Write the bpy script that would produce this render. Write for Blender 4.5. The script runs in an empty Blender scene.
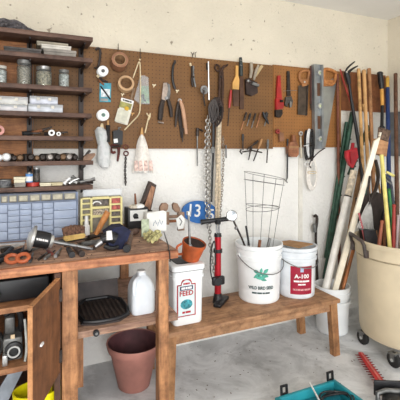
import bpy, bmesh, math, random
from mathutils import Vector, Matrix
random.seed(7)
S = bpy.context.scene
C = S.collection
PI = math.pi

# ------------------------------------------------------------------ camera frame
# wall frame: X along the back wall, Y into it, Z up.  The camera stands at (0, 0, EYE).
ANG = math.radians(24.4); SA, CA = math.sin(ANG), math.cos(ANG)
FOC, HOR, EYE = 400.0, 149.0, 1.35
WALL = 2.56          # back wall plane
BOARD = 2.538        # front face of the pegboards
TOP = 0.88           # worktop height
SEAT = 0.37          # low bench height
LOW = 0.555          # lower shelf of the workbench
cam_d = bpy.data.cameras.new('camera'); cam = bpy.data.objects.new('camera', cam_d); C.objects.link(cam)
cam.location = (0, 0, EYE); cam.rotation_euler = (PI/2, 0, -ANG)
cam_d.sensor_width = 36; cam_d.lens = 36*FOC/400; cam_d.shift_y = -(200-HOR)/400
cam_d.clip_start = .05
S.camera = cam
S.view_settings.view_transform = 'Standard'
S.view_settings.look = 'None'

def depth(px, Y): return Y/(CA-(px-200)/FOC*SA)           # distance along the view axis
def X(px, Y): return depth(px, Y)*(SA+(px-200)/FOC*CA)    # sight line through column px meets the plane Y
def Z(px, py, Y): return EYE+(HOR-py)/FOC*depth(px, Y)
def P(px, py, Y): return Vector((X(px, Y), Y, Z(px, py, Y)))
def G(px, py, z):
    t = (z-EYE)*FOC/(HOR-py); xr = (px-200)/FOC
    return Vector((t*(SA+xr*CA), t*(CA-xr*SA), z))
def pxm(px, Y): return depth(px, Y)/FOC                   # metres per pixel there

# ------------------------------------------------------------------ materials
def lin(c):
    f = lambda v: (v/255/12.92) if v/255 <= .04045 else ((v/255+.055)/1.055)**2.4
    return tuple(f(min(255, max(0, v))) for v in c)
MATS = {}
def M(name, rgb, rough=.6, metal=0., var=.18, scale=14., bump=0., trans=0., alpha=1., stretch=(1, 1, 1), ior=1.45):
    if name in MATS: return MATS[name]
    m = bpy.data.materials.new(name); m.use_nodes = True
    nt = m.node_tree; N = nt.nodes; L = nt.links
    b = N['Principled BSDF']
    b.inputs['Roughness'].default_value = rough; b.inputs['Metallic'].default_value = metal
    b.inputs['Transmission Weight'].default_value = trans; b.inputs['Alpha'].default_value = alpha
    b.inputs['IOR'].default_value = ior
    tc = N.new('ShaderNodeTexCoord'); mp = N.new('ShaderNodeMapping'); mp.inputs['Scale'].default_value = stretch
    L.new(tc.outputs['Object'], mp.inputs['Vector'])
    no = N.new('ShaderNodeTexNoise'); no.inputs['Scale'].default_value = scale; no.inputs['Detail'].default_value = 6
    L.new(mp.outputs['Vector'], no.inputs['Vector'])
    r = N.new('ShaderNodeValToRGB')
    r.color_ramp.elements[0].position = .3; r.color_ramp.elements[1].position = .7
    r.color_ramp.elements[0].color = (*lin([v*(1-var) for v in rgb]), 1)
    r.color_ramp.elements[1].color = (*lin([v*(1+var*.7) for v in rgb]), 1)
    L.new(no.outputs['Fac'], r.inputs['Fac']); L.new(r.outputs['Color'], b.inputs['Base Color'])
    if bump:
        bp = N.new('ShaderNodeBump'); bp.inputs['Strength'].default_value = bump; bp.inputs['Distance'].default_value = .01
        L.new(no.outputs['Fac'], bp.inputs['Height']); L.new(bp.outputs['Normal'], b.inputs['Normal'])
    MATS[name] = m
    return m
def wood(name, c1, c2, axis='x', scale=9., rough=.6, ring=0.):
    if name in MATS: return MATS[name]
    st = {'x': (.9, 9, 9), 'y': (9, .9, 9), 'z': (9, 9, .9)}[axis]
    m = M(name, c1, rough, stretch=st, scale=scale, bump=.15)
    nt = m.node_tree; r = [n for n in nt.nodes if n.type == 'VALTORGB'][0]
    r.color_ramp.elements[0].color = (*lin(c1), 1); r.color_ramp.elements[1].color = (*lin(c2), 1)
    no = [n for n in nt.nodes if n.type == 'TEX_NOISE'][0]
    no.inputs['Distortion'].default_value = .6+ring
    N = nt.nodes; L = nt.links; tc = [n for n in N if n.type == 'TEX_COORD'][0]
    st_ = N.new('ShaderNodeTexNoise'); st_.inputs['Scale'].default_value = 13; st_.inputs['Detail'].default_value = 9; st_.inputs['Roughness'].default_value = .72
    L.new(tc.outputs['Object'], st_.inputs['Vector'])
    sr = N.new('ShaderNodeValToRGB'); sr.color_ramp.elements[0].position = .34; sr.color_ramp.elements[1].position = .56
    sr.color_ramp.elements[0].color = (.34, .31, .30, 1); sr.color_ramp.elements[1].color = (1, 1, 1, 1)
    L.new(st_.outputs['Fac'], sr.inputs['Fac'])
    mu = N.new('ShaderNodeMixRGB'); mu.blend_type = 'MULTIPLY'; mu.inputs['Fac'].default_value = .8
    L.new(r.outputs['Color'], mu.inputs['Color1']); L.new(sr.outputs['Color'], mu.inputs['Color2'])
    L.new(mu.outputs['Color'], N['Principled BSDF'].inputs['Base Color'])
    return m

def mat_wall():
    m = M('painted stucco', (238, 236, 231), .85, var=.03, scale=3.)
    nt = m.node_tree; N = nt.nodes; L = nt.links; b = N['Principled BSDF']
    tc = [n for n in N if n.type == 'TEX_COORD'][0]; r0 = [n for n in N if n.type == 'VALTORGB'][0]
    n1 = N.new('ShaderNodeTexNoise'); n1.inputs['Scale'].default_value = 55; n1.inputs['Detail'].default_value = 5
    n2 = N.new('ShaderNodeTexNoise'); n2.inputs['Scale'].default_value = 26; n2.inputs['Detail'].default_value = 3
    for n in (n1, n2): L.new(tc.outputs['Object'], n.inputs['Vector'])
    bp = N.new('ShaderNodeBump'); bp.inputs['Strength'].default_value = .7; bp.inputs['Distance'].default_value = .012
    L.new(n1.outputs['Fac'], bp.inputs['Height']); L.new(bp.outputs['Normal'], b.inputs['Normal'])
    sp = N.new('ShaderNodeValToRGB'); sp.color_ramp.elements[0].position = .69; sp.color_ramp.elements[1].position = .75
    L.new(n2.outputs['Fac'], sp.inputs['Fac'])
    # chips in the plaster, mostly high on the wall; the colour up there is warmer, and darkened to put dimmer light into it
    sx = N.new('ShaderNodeSeparateXYZ'); L.new(tc.outputs['Object'], sx.inputs[0])
    hi = N.new('ShaderNodeMapRange'); hi.inputs[1].default_value = 1.5; hi.inputs[2].default_value = 2.1; hi.inputs[3].default_value = .1; hi.inputs[4].default_value = .75
    L.new(sx.outputs['Z'], hi.inputs[0])
    mu = N.new('ShaderNodeMath'); mu.operation = 'MULTIPLY'; L.new(sp.outputs['Color'], mu.inputs[0]); L.new(hi.outputs[0], mu.inputs[1])
    warm = N.new('ShaderNodeMapRange'); warm.inputs[1].default_value = 1.3; warm.inputs[2].default_value = 2.0
    L.new(sx.outputs['Z'], warm.inputs[0])
    t = N.new('ShaderNodeMixRGB'); t.blend_type = 'MULTIPLY'; t.inputs['Color2'].default_value = (*lin((236, 228, 212)), 1)
    L.new(warm.outputs[0], t.inputs['Fac']); L.new(r0.outputs['Color'], t.inputs['Color1'])
    mx = N.new('ShaderNodeMixRGB'); mx.inputs['Color2'].default_value = (*lin((120, 105, 85)), 1)
    L.new(mu.outputs[0], mx.inputs['Fac']); L.new(t.outputs['Color'], mx.inputs['Color1'])
    L.new(mx.outputs['Color'], b.inputs['Base Color'])
    return m
def mat_floor():
    m = M('worn concrete', (190, 191, 192), .8, var=.10, scale=5.)
    nt = m.node_tree; N = nt.nodes; L = nt.links; b = N['Principled BSDF']
    tc = [n for n in N if n.type == 'TEX_COORD'][0]; r0 = [n for n in N if n.type == 'VALTORGB'][0]
    n1 = N.new('ShaderNodeTexNoise'); n1.inputs['Scale'].default_value = 3.2; n1.inputs['Detail'].default_value = 8; n1.inputs['Roughness'].default_value = .68; n1.inputs['Distortion'].default_value = .8
    n2 = N.new('ShaderNodeTexNoise'); n2.inputs['Scale'].default_value = 11; n2.inputs['Detail'].default_value = 8; n2.inputs['Roughness'].default_value = .7
    for n in (n1, n2): L.new(tc.outputs['Object'], n.inputs['Vector'])
    p1 = N.new('ShaderNodeValToRGB'); p1.color_ramp.elements[0].position = .42; p1.color_ramp.elements[1].position = .6
    p2 = N.new('ShaderNodeValToRGB'); p2.color_ramp.elements[0].position = .6; p2.color_ramp.elements[1].position = .74
    L.new(n1.outputs['Fac'], p1.inputs['Fac']); L.new(n2.outputs['Fac'], p2.inputs['Fac'])
    a = N.new('ShaderNodeMixRGB'); a.inputs['Color2'].default_value = (*lin((226, 227, 228)), 1)
    L.new(p1.outputs['Color'], a.inputs['Fac']); L.new(r0.outputs['Color'], a.inputs['Color1'])
    c = N.new('ShaderNodeMixRGB'); c.inputs['Color2'].default_value = (*lin((138, 132, 126)), 1)
    h = N.new('ShaderNodeMath'); h.operation = 'MULTIPLY'; h.inputs[1].default_value = .75
    L.new(p2.outputs['Color'], h.inputs[0]); L.new(h.outputs[0], c.inputs['Fac']); L.new(a.outputs['Color'], c.inputs['Color1'])
    L.new(c.outputs['Color'], b.inputs['Base Color'])
    bp = N.new('ShaderNodeBump'); bp.inputs['Strength'].default_value = .25; bp.inputs['Distance'].default_value = .01
    L.new(n2.outputs['Fac'], bp.inputs['Height']); L.new(bp.outputs['Normal'], b.inputs['Normal'])
    return m
def mat_peg(name, c):
    m = M(name, c, .6, var=.12, scale=4.)
    nt = m.node_tree; N = nt.nodes; L = nt.links; b = N['Principled BSDF']
    tc = [n for n in N if n.type == 'TEX_COORD'][0]; r0 = [n for n in N if n.type == 'VALTORGB'][0]
    sx = N.new('ShaderNodeSeparateXYZ'); L.new(tc.outputs['Object'], sx.inputs[0])
    sq = []
    for ax in ('X', 'Z'):
        d = N.new('ShaderNodeMath'); d.operation = 'DIVIDE'; d.inputs[1].default_value = .0254; L.new(sx.outputs[ax], d.inputs[0])
        f = N.new('ShaderNodeMath'); f.operation = 'FRACT'; L.new(d.outputs[0], f.inputs[0])
        s = N.new('ShaderNodeMath'); s.operation = 'SUBTRACT'; s.inputs[1].default_value = .5; L.new(f.outputs[0], s.inputs[0])
        q = N.new('ShaderNodeMath'); q.operation = 'MULTIPLY'; L.new(s.outputs[0], q.inputs[0]); L.new(s.outputs[0], q.inputs[1]); sq.append(q)
    ad = N.new('ShaderNodeMath'); ad.operation = 'ADD'; L.new(sq[0].outputs[0], ad.inputs[0]); L.new(sq[1].outputs[0], ad.inputs[1])
    lt = N.new('ShaderNodeMath'); lt.operation = 'LESS_THAN'; lt.inputs[1].default_value = .016; L.new(ad.outputs[0], lt.inputs[0])
    mx = N.new('ShaderNodeMixRGB'); mx.inputs['Color2'].default_value = (*lin([v*.5 for v in c]), 1)
    L.new(lt.outputs[0], mx.inputs['Fac']); L.new(r0.outputs['Color'], mx.inputs['Color1']); L.new(mx.outputs['Color'], b.inputs['Base Color'])
    return m

blk = M('black plastic', (30, 30, 32), .45, var=.2)
rub = M('black rubber', (38, 37, 36), .8, var=.2)
drk = M('dark iron', (58, 50, 46), .5, .5, var=.3, scale=30)
stl = M('brushed steel', (150, 150, 150), .35, .85, var=.2, scale=30)
gry = M('grey metal', (120, 120, 118), .5, .5, var=.25, scale=25)
lgt = M('bright steel', (205, 205, 203), .3, .7, var=.12, scale=25)
red = M('red paint', (168, 38, 38), .4, var=.15)
wht = M('white plastic', (236, 236, 234), .45, var=.04)
crm = M('cream cord', (214, 196, 160), .85, var=.12, scale=60)
tan = wood('pale wood', (200, 150, 92), (222, 178, 118), 'z')
brn = wood('brown handle wood', (120, 72, 44), (152, 98, 62), 'z')
orw = wood('orange handle wood', (178, 112, 58), (210, 144, 84), 'z')
blu = M('blue paint', (42, 72, 140), .5, var=.15)
grn = M('green paint', (42, 72, 58), .55, var=.25, scale=30)
yel = M('yellow plastic', (222, 178, 40), .5, var=.12)
clr = M('clear plastic', (225, 230, 232), .25, alpha=.22, var=.1, scale=40, bump=.6)
gls = M('clear glass', (240, 245, 245), .06, trans=.95, var=.02)
card = M('cardboard', (168, 128, 88), .85, var=.12)
labelm = M('cream label', (222, 214, 188), .7, var=.08)

# ------------------------------------------------------------------ mesh building
class B:
    def __init__(s): s.bm = bmesh.new()
    def _faces(s, vs, idx, mi):
        for f in idx:
            try: s.bm.faces.new([vs[i] for i in f]).material_index = mi
            except ValueError: pass
    def box(s, c, sz, rot=None, bev=0., mi=0, rz=0.):
        if rot is None: rot = Matrix.Rotation(rz, 3, 'Z')
        c = Vector(c); h = Vector(sz)/2
        b = bev if bev < min(h)*.95 else min(h)*.45
        if b <= 0:
            vs = [s.bm.verts.new(c+rot @ Vector((x*h.x, y*h.y, z*h.z))) for x in (-1, 1) for y in (-1, 1) for z in (-1, 1)]
            s._faces(vs, [(0, 1, 3, 2), (4, 6, 7, 5), (0, 4, 5, 1), (2, 3, 7, 6), (0, 2, 6, 4), (1, 5, 7, 3)], mi)
            return s
        t = bmesh.new(); r = bmesh.ops.create_cube(t, size=1)
        for v in t.verts: v.co = Vector((v.co.x*sz[0], v.co.y*sz[1], v.co.z*sz[2]))
        bmesh.ops.bevel(t, geom=t.edges[:], offset=b, segments=2, affect='EDGES', profile=.5)
        s.merge(t, lambda v: c+rot @ v, mi); return s
    def bx(s, a, b, bev=0., mi=0):
        a, b = Vector(a), Vector(b)
        return s.box((a+b)/2, [abs(v) for v in (b-a)], bev=bev, mi=mi)
    def merge(s, t, fn, mi=0):
        mp = {v: s.bm.verts.new(fn(v.co)) for v in t.verts}
        for f in t.faces:
            try: s.bm.faces.new([mp[v] for v in f.verts]).material_index = mi
            except ValueError: pass
        t.free()
    def tube(s, pts, r, seg=8, closed=False, mi=0, flat=1., smooth=0):
        pts = [Vector(p) for p in pts]
        for _ in range(smooth):
            q = [] if closed else [pts[0]]
            n = len(pts)
            for i in range(n if closed else n-1):
                a, b = pts[i], pts[(i+1) % n]
                q += [a*.75+b*.25, a*.25+b*.75]
            if not closed: q.append(pts[-1])
            pts = q
        n = len(pts)
        if not isinstance(r, (list, tuple)): rs = [r]*n
        elif len(r) == n: rs = list(r)
        else:
            rs = []
            for i in range(n):
                u = i/(n-1)*(len(r)-1); k = min(int(u), len(r)-2); rs.append(r[k]*(1-u+k)+r[k+1]*(u-k))
        up = None; rings = []
        for i in range(n):
            if closed: d = pts[(i+1) % n]-pts[i-1]
            else: d = pts[min(i+1, n-1)]-pts[max(i-1, 0)]
            d = d.normalized() if d.length > 1e-9 else Vector((0, 0, 1))
            if up is None:
                up = Vector((0, -1, 0)) if abs(d.y) < .9 else Vector((0, 0, 1))
            up = (up-d*up.dot(d)).normalized(); sd = d.cross(up)
            rings.append([s.bm.verts.new(pts[i]+(sd*math.cos(2*PI*k/seg)+up*(flat*math.sin(2*PI*k/seg)))*rs[i]) for k in range(seg)])
        for i in range(n if closed else n-1):
            a, b = rings[i], rings[(i+1) % n]
            for k in range(seg): s._faces([a[k], a[(k+1) % seg], b[(k+1) % seg], b[k]], [(0, 1, 2, 3)], mi)
        if not closed:
            for rg in (rings[0], rings[-1]): s._faces(rg, [tuple(range(seg))], mi)
        return s
    def lathe(s, c, prof, seg=20, axis=(0, 0, 1), mi=0, sx=1., sy=1., caps=True):
        c = Vector(c); q = Vector((0, 0, 1)).rotation_difference(Vector(axis)).to_matrix()
        rings = [[s.bm.verts.new(c+q @ Vector((r*sx*math.cos(2*PI*k/seg), r*sy*math.sin(2*PI*k/seg), z))) for k in range(seg)] for r, z in prof]
        for a, b in zip(rings, rings[1:]):
            for k in range(seg): s._faces([a[k], a[(k+1) % seg], b[(k+1) % seg], b[k]], [(0, 1, 2, 3)], mi)
        if caps:
            for rg in (rings[0], rings[-1]): s._faces(rg, [tuple(range(seg))], mi)
        return s
    def ring(s, c, ri, ro, h, seg=24, axis=(0, 0, 1), mi=0):
        return s.lathe(c, [(ri, 0), (ro, 0), (ro, h), (ri, h), (ri, 0)], seg, axis, mi, caps=False)
    def ball(s, c, r, mi=0, sz=(1, 1, 1), seg=12):
        c = Vector(c); t = bmesh.new(); bmesh.ops.create_uvsphere(t, u_segments=seg, v_segments=max(6, seg*2//3), radius=1)
        s.merge(t, lambda v: c+Vector((v.x*r*sz[0], v.y*r*sz[1], v.z*r*sz[2])), mi); return s
    def prism(s, pts, vec, mi=0):
        pts = [Vector(p) for p in pts]; vec = Vector(vec); n = len(pts)
        a = [s.bm.verts.new(p) for p in pts]; b = [s.bm.verts.new(p+vec) for p in pts]
        s._faces(a, [tuple(range(n))], mi); s._faces(b, [tuple(range(n))], mi)
        for k in range(n): s._faces([a[k], a[(k+1) % n], b[(k+1) % n], b[k]], [(0, 1, 2, 3)], mi)
        return s
    # traced on a plane parallel to the wall
    def ws(s, pp, t, off=0., Y=None, mi=0):
        """outline at sight-line pixels, its front face on plane Y (default: board), thickness t"""
        Y = (BOARD if Y is None else Y)-off-t
        return s.prism([P(x, y, Y) for x, y in pp], (0, t, 0), mi)
    def wt(s, pp, r, off=.012, Y=None, seg=8, closed=False, mi=0, smooth=0, flat=1.):
        Y = (BOARD if Y is None else Y)-off
        k = pxm(pp[0][0], Y)
        rr = [v*k for v in r] if isinstance(r, (list, tuple)) else r*k
        return s.tube([P(x, y, Y) for x, y in pp], rr, seg, closed, mi, flat, smooth)
    def text(s, string, o, right, up, width, height=None, mi=0, depth=.0008, wrap=None, bold=.012):
        """lettering centred on o; wrap = (axis point, radius function of z, angle of centre)"""
        cu = bpy.data.curves.new('t', 'FONT'); cu.body = string; cu.extrude = .02; cu.resolution_u = 3; cu.offset = bold
        ob = bpy.data.objects.new('t', cu); C.objects.link(ob)
        dg = bpy.context.evaluated_depsgraph_get(); me = bpy.data.meshes.new_from_object(ob.evaluated_get(dg))
        xs = [v.co.x for v in me.vertices]; ys = [v.co.y for v in me.vertices]
        x0, x1, y0, y1 = min(xs), max(xs), min(ys), max(ys)
        kx = width/(x1-x0); ky = kx if height is None else height/(y1-y0)
        o = Vector(o); right = Vector(right).normalized(); up = Vector(up).normalized(); nn = right.cross(up)
        vs = []
        for v in me.vertices:
            u, w, d = (v.co.x-(x0+x1)/2)*kx, (v.co.y-(y0+y1)/2)*ky, v.co.z/.02*depth
            if wrap is None: q = o+right*u+up*w+nn*d
            else:
                ax, rf, th = wrap; z = o.z+w; R = rf(z)+.0012+d; a = th+u/R
                q = Vector((ax[0]+R*math.sin(a), ax[1]-R*math.cos(a), z))
            vs.append(s.bm.verts.new(q))
        for p in me.polygons: s._faces(vs, [tuple(p.vertices)], mi)
        bpy.data.objects.remove(ob); bpy.data.curves.remove(cu); bpy.data.meshes.remove(me)
        return s
    def patch(s, ax, rf, th, wid, z0, z1, lift=.0006, mi=0, n=10):
        """a label lying on a tapered cylinder"""
        g = []
        for j in range(2):
            z = (z0, z1)[j]; R = rf(z)+lift
            g.append([s.bm.verts.new((ax[0]+R*math.sin(th+(i/n-.5)*wid/R), ax[1]-R*math.cos(th+(i/n-.5)*wid/R), z)) for i in range(n+1)])
        for i in range(n): s._faces([g[0][i], g[0][i+1], g[1][i+1], g[1][i]], [(0, 1, 2, 3)], mi)
        return s

def obj(name, b, mat, parent=None, label=None, loc=(0, 0, 0), kind=None):
    bm = b.bm; off = Vector(loc)
    for v in bm.verts: v.co -= off
    bmesh.ops.recalc_face_normals(bm, faces=bm.faces[:])
    for f in bm.faces: f.smooth = True
    for e in bm.edges:
        if len(e.link_faces) == 2 and e.calc_face_angle(0) > .65: e.smooth = False
    me = bpy.data.meshes.new(name); bm.to_mesh(me); bm.free()
    for m in (mat if isinstance(mat, (list, tuple)) else [mat]): me.materials.append(m)
    o = bpy.data.objects.new(name, me); C.objects.link(o)
    if parent is not None: o.parent = parent
    else: o.location = off
    if label: o['label'] = label
    if kind: o['kind'] = kind
    return o
class T:
    """a thing: an Empty at its base that parents its parts (meshes are given in place)"""
    def __init__(s, name, label, cat, loc, group=None):
        s.loc = Vector(loc); s.o = bpy.data.objects.new(name, None); C.objects.link(s.o)
        s.o.location = s.loc; s.o.empty_display_size = .02
        s.o['label'] = label; s.o['category'] = cat
        if group: s.o['group'] = group
    def part(s, name, b, mat, label=None, under=None, kind=None):
        return obj(name, b, mat, under if under is not None else s.o, label, s.loc, kind)
def one(name, b, mat, label, cat, loc=None, group=None, kind=None):
    """a thing that is one mesh"""
    if loc is None:
        vs = [v.co for v in b.bm.verts]; loc = sum(vs, Vector())/len(vs); loc.z = min(v.z for v in vs)
    o = obj(name, b, mat, None, label, loc, kind); o['category'] = cat
    if group: o['group'] = group
    return o
def struct(name, b, mat): return obj(name, b, mat, None, None, (0, 0, 0), 'structure')
def dup(o, loc, label, rz=0., sc=None):
    r = o.copy(); C.objects.link(r); r.location = loc; r.rotation_euler.z = rz; r['label'] = label
    if sc: r.scale = sc
    for ch in list(o.children):
        c = ch.copy(); C.objects.link(c); c.parent = r
        for g in ch.children:
            d = g.copy(); C.objects.link(d); d.parent = c
    return r
ORD = 'first second third fourth fifth sixth seventh eighth ninth tenth eleventh twelfth'.split()
# ------------------------------------------------------------------ light
w = bpy.data.worlds.new('world'); S.world = w; w.use_nodes = True
bg = w.node_tree.nodes['Background']; bg.inputs['Color'].default_value = (.80, .88, 1., 1); bg.inputs['Strength'].default_value = .85
def area(name, loc, rot, sx, sy, e, col):
    l = bpy.data.lights.new(name, 'AREA'); l.shape = 'RECTANGLE'; l.size = sx; l.size_y = sy; l.energy = e; l.color = col
    o = bpy.data.objects.new(name, l); C.objects.link(o); o.location = loc; o.rotation_euler = [math.radians(v) for v in rot]; return o
area('open_door_light', (-.55, -2.4, 2.0), (80, 0, -24), 2.4, 1.7, 150, (1., .985, .965))
area('low_door_light', (.9, -2.6, .8), (102, 0, -8), 2.4, 1.2, 46, (.96, .98, 1.))

# ------------------------------------------------------------------ the room
stucco = mat_wall(); conc = mat_floor()
struct('floor', B().bx((-1.3, -3, -.1), (3.1, 2.66, 0)), conc)
struct('wall_back', B().bx((-1.2, WALL, 0), (3.1, WALL+.1, 2.5)), stucco)
struct('wall_right', B().bx((3.0, -1.6, 0), (3.1, WALL, 2.5)), stucco)
struct('wall_left', B().bx((-1.3, -1.6, 0), (-1.2, WALL+.1, 2.5)), stucco)
struct('ceiling', B().bx((-1.3, -1.6, 2.5), (3.1, 2.66, 2.6)), M('ceiling paint', (240, 238, 233), .9, var=.02, scale=3, bump=.1))
struct('trim_1', B().bx((X(299, 2.55), 2.548, 0), (X(302.5, 2.55), WALL, 1.364)), M('white batten', (226, 222, 212), .6, var=.06))

# ------------------------------------------------------------------ boards on the wall
pegm = mat_peg('pegboard brown', (120, 83, 45)); pegm2 = mat_peg('pegboard amber', (152, 102, 53))
one('pegboard', B().bx((X(33.5, BOARD), BOARD, 1.352), (X(273, BOARD), WALL-.004, 1.985)), pegm, 'long dark brown pegboard behind the tape rolls and chains', 'pegboard')
one('pegboard', B().bx((X(273.4, BOARD), BOARD, 1.364), (X(341, BOARD), WALL-.004, 1.992)), pegm2, 'short amber brown pegboard behind the wrenches and saws', 'pegboard')
one('hardboard_panel', B().bx((X(341.5, BOARD), BOARD+.004, 1.672), (X(386, BOARD), WALL-.004, 2.0)), wood('reddish board', (112, 66, 38), (142, 88, 52), 'z', 3), 'reddish brown board on the wall behind the long handled tools', 'board')
plym = wood('plywood', (140, 88, 50), (190, 130, 80), 'x', 4, ring=3.2)
one('plywood_panel', B().bx((-.45, BOARD-.004, 1.15), (X(33, BOARD), WALL-.006, 2.0)), plym, 'swirly grained plywood panel behind the left end of the shelves', 'panel')
greyp = M('grey panel', (112, 116, 120), .7)
one('storage_panel', B().bx((2.955, 2.2, 1.29), (2.99, 2.52, 1.67), bev=.004), greyp, 'dull grey panel on the right hand wall at the corner', 'panel')

# ------------------------------------------------------------------ shelving unit
SY = 2.32; SR = X(93, SY)
shm = wood('dark shelf wood', (84, 60, 50), (112, 84, 70), 'x', 4)
dkm = M('dark steel upright', (48, 40, 37), .5, .3)
t = T('wall_shelving', 'dark brown seven-tier shelving on steel uprights over the workbench', 'shelves', (0, 2.5, 1.1))
SZ = [1.985, 1.865, 1.697, 1.551, 1.421, 1.284, 1.146]
for i, z in enumerate(SZ):
    r = SR-.002*i+(0, .0, 0, 0, .01, .012, .012)[i]
    t.part('shelf', B().bx((-.45, SY, z-.024), (r, 2.512, z), bev=.002), shm)
for px in (29.5, 81.5):
    x = X(px, 2.5)
    up = t.part('upright', B().bx((x-.014, 2.515, 1.13), (x+.014, BOARD-.006, 1.975)), dkm)
    for z in SZ:
        t.part('bracket', B().prism([(x-.004, 2.514, z-.0245), (x-.004, 2.36, z-.0245), (x-.004, 2.36, z-.034), (x-.004, 2.514, z-.062)], (.008, 0, 0)), dkm)

# ------------------------------------------------------------------ workbench
wbm = wood('worn workbench wood', (124, 92, 76), (196, 158, 132), 'x', 6)
wbe = wood('orange workbench edge', (150, 88, 58), (210, 146, 104), 'x', 5)
wbz = wood('workbench leg wood', (116, 74, 46), (196, 140, 94), 'z', 5)
t = T('workbench', 'worn orange-brown timber workbench crowded with tools', 'workbench', (.3, 2.0, 0))
F = 1.74; WR = .678
t.part('worktop', B().bx((-.5, F+.02, TOP-.034), (WR, 2.5, TOP), bev=.004), wbm)
t.part('front_edge', B().bx((-.5, F-.004, TOP-.038), (WR, F+.019, TOP-.0005), bev=.004), wbe)
for a, b in ((.585, .634), (.164, .228)):
    t.part('leg', B().bx((a, F+.006, 0), (b, F+.056, TOP-.0345), bev=.003), wbz)
for a, b in ((.57, .62), (.164, .228)):
    t.part('leg', B().bx((a, 2.43, 0), (b, 2.49, TOP-.0345), bev=.003), wbz)
t.part('lower_shelf', B().bx((.16, F+.058, LOW-.03), (.70, 2.45, LOW), bev=.003), wbm)
t.part('cleat', B().bx((.229, F+.09, LOW-.26), (.262, F+.12, LOW-.032)), wbz)
# white board behind the lower shelf
one('white_board', B().bx((X(76, 2.46), 2.46, LOW+.002), (X(128, 2.46), 2.475, .835)), M('dull white board', (206, 206, 202), .7, var=.05), 'off-white board standing behind the black tray under the workbench', 'board')

# cabinet under the left end of the worktop
cbm = wood('cabinet shelf wood', (150, 100, 66), (188, 136, 96), 'x', 5)
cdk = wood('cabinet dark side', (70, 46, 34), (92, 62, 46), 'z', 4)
t = T('base_cabinet', 'brown open cabinet with its door swung out beneath the workbench', 'cabinet', (-.1, 2.0, 0))
t.part('side_panel', B().bx((.135, 1.752, .04), (.159, 2.35, .835)), cdk)
t.part('side_panel', B().bx((-.5, 1.752, .04), (-.476, 2.35, .835)), cdk)
t.part('back_panel', B().bx((-.474, 2.33, .04), (.133, 2.348, .835)), cdk)
for z in (.722, .482, .1): t.part('shelf', B().bx((-.474, 1.752, z-.022), (.133, 2.328, z)), cbm)
h = Vector((.160, 1.748, 0)); e = Vector((.044, 1.462, 0)); d = (e-h).normalized(); n = Vector((-d.y, d.x, 0))
dm = wood('walnut veneer', (112, 70, 42), (140, 92, 58), 'z', 5)
h = h+d*.012
nn = n if n.x < 0 else -n
b = B().prism([h+Vector((0, 0, .433)), e+Vector((0, 0, .433)), e+Vector((0, 0, .815)), h+Vector((0, 0, .815))], nn*.016)
dr = t.part('door', b, dm)
eb = B().prism([e+d*.0005+Vector((0, 0, .433)), e+d*.0005+nn*.016+Vector((0, 0, .433)), e+d*.0005+nn*.016+Vector((0, 0, .815)), e+d*.0005+Vector((0, 0, .815))], d*.004)
t.part('edge_band', eb, wood('pale edge band', (182, 126, 80), (206, 150, 102), 'z', 6), under=dr)
eb = B().prism([h+Vector((0, 0, .8155)), e+Vector((0, 0, .8155)), e+nn*.016+Vector((0, 0, .8155)), h+nn*.016+Vector((0, 0, .8155))], (0, 0, .004))
t.part('edge_band', eb, MATS['pale edge band'], under=dr)
q = e*.75+h*.25-nn*.0045+Vector((0, 0, .655))
t.part('catch', B().box(q, (.022, .007, .008), rot=Matrix.Rotation(math.atan2(d.y, d.x), 3, 'Z')), wht, 'small white door catch', under=dr)
for z in (.5, .75): t.part('hinge', B().box(h-d*.006+Vector((0, -.006, z)), (.012, .02, .05)), drk)

# things in the cabinet
t = T('motor_tool', 'black and grey power tool with cables on the cabinet shelf', 'power tool', P(16, 362, 1.9))
zc = .4825; cx, cy = X(13, 1.86), 1.86
t.part('body', B().box((cx, cy, zc+.05), (.075, .12, .095), bev=.012).box((cx-.012, cy+.02, zc+.13), (.04, .07, .07), bev=.01), gry)
t.part('handle', B().tube([(cx+.03, cy, zc+.10), (cx+.034, cy-.02, zc+.17), (cx+.008, cy, zc+.20), (cx-.03, cy+.01, zc+.17)], .012, smooth=2), blk)
t.part('drum', B().lathe((cx+.004, cy-.061, zc+.05), [(.0, 0), (.034, 0), (.034, .014), (.022, .018), (.0, .018)], axis=(0, -1, 0)), blk)
t.part('rim', B().ring((cx+.004, cy-.0795, zc+.05), .018, .024, .006, axis=(0, -1, 0)), lgt)
t.part('foot', B().box((cx-.028, cy-.075, zc+.022), (.02, .03, .043), bev=.004), lgt)
t.part('cable', B().tube([(cx+.045, cy-.02, zc+.15), (cx+.05, cy-.06, zc+.09), (cx+.052, cy-.05, zc+.03), (cx+.045, cy-.09, zc+.008)], .005, smooth=2), M('white cable', (210, 212, 205), .5))
t.part('switch', B().box((cx+.0, cy-.065, zc+.105), (.016, .01, .016), bev=.002), M('cream switch', (220, 196, 160), .5))
b = B()
for i in range(5): b.tube([(cx-.085+.045*math.cos(a*PI/9), cy-.03+.008*i, zc+.065+.058*math.sin(a*PI/9)) for a in range(18)], .0065, 6, closed=True)
one('cable_coil', b, rub, 'coiled black cable standing at the left on the cabinet shelf', 'cable')
t = T('dark_tool_case', 'long black tool case lying on the top shelf of the cabinet', 'case', (-.1, 1.95, .7225))
t.part('body', B().box((-.1, 1.98, .7685), (.44, .34, .09), bev=.012), blk)
t.part('handle', B().tube([(-.17, 1.808, .76), (-.17, 1.785, .77), (-.07, 1.785, .77), (-.07, 1.808, .76)], .007, smooth=1), rub)
ylw = M('bright yellow plastic', (236, 222, 20), .4, var=.06)
t = T('yellow_tub', 'bright yellow tub standing at the bottom of the open cabinet', 'tub', G(35, 420, .11))
c = Vector((.075, 1.83, .102))
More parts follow.
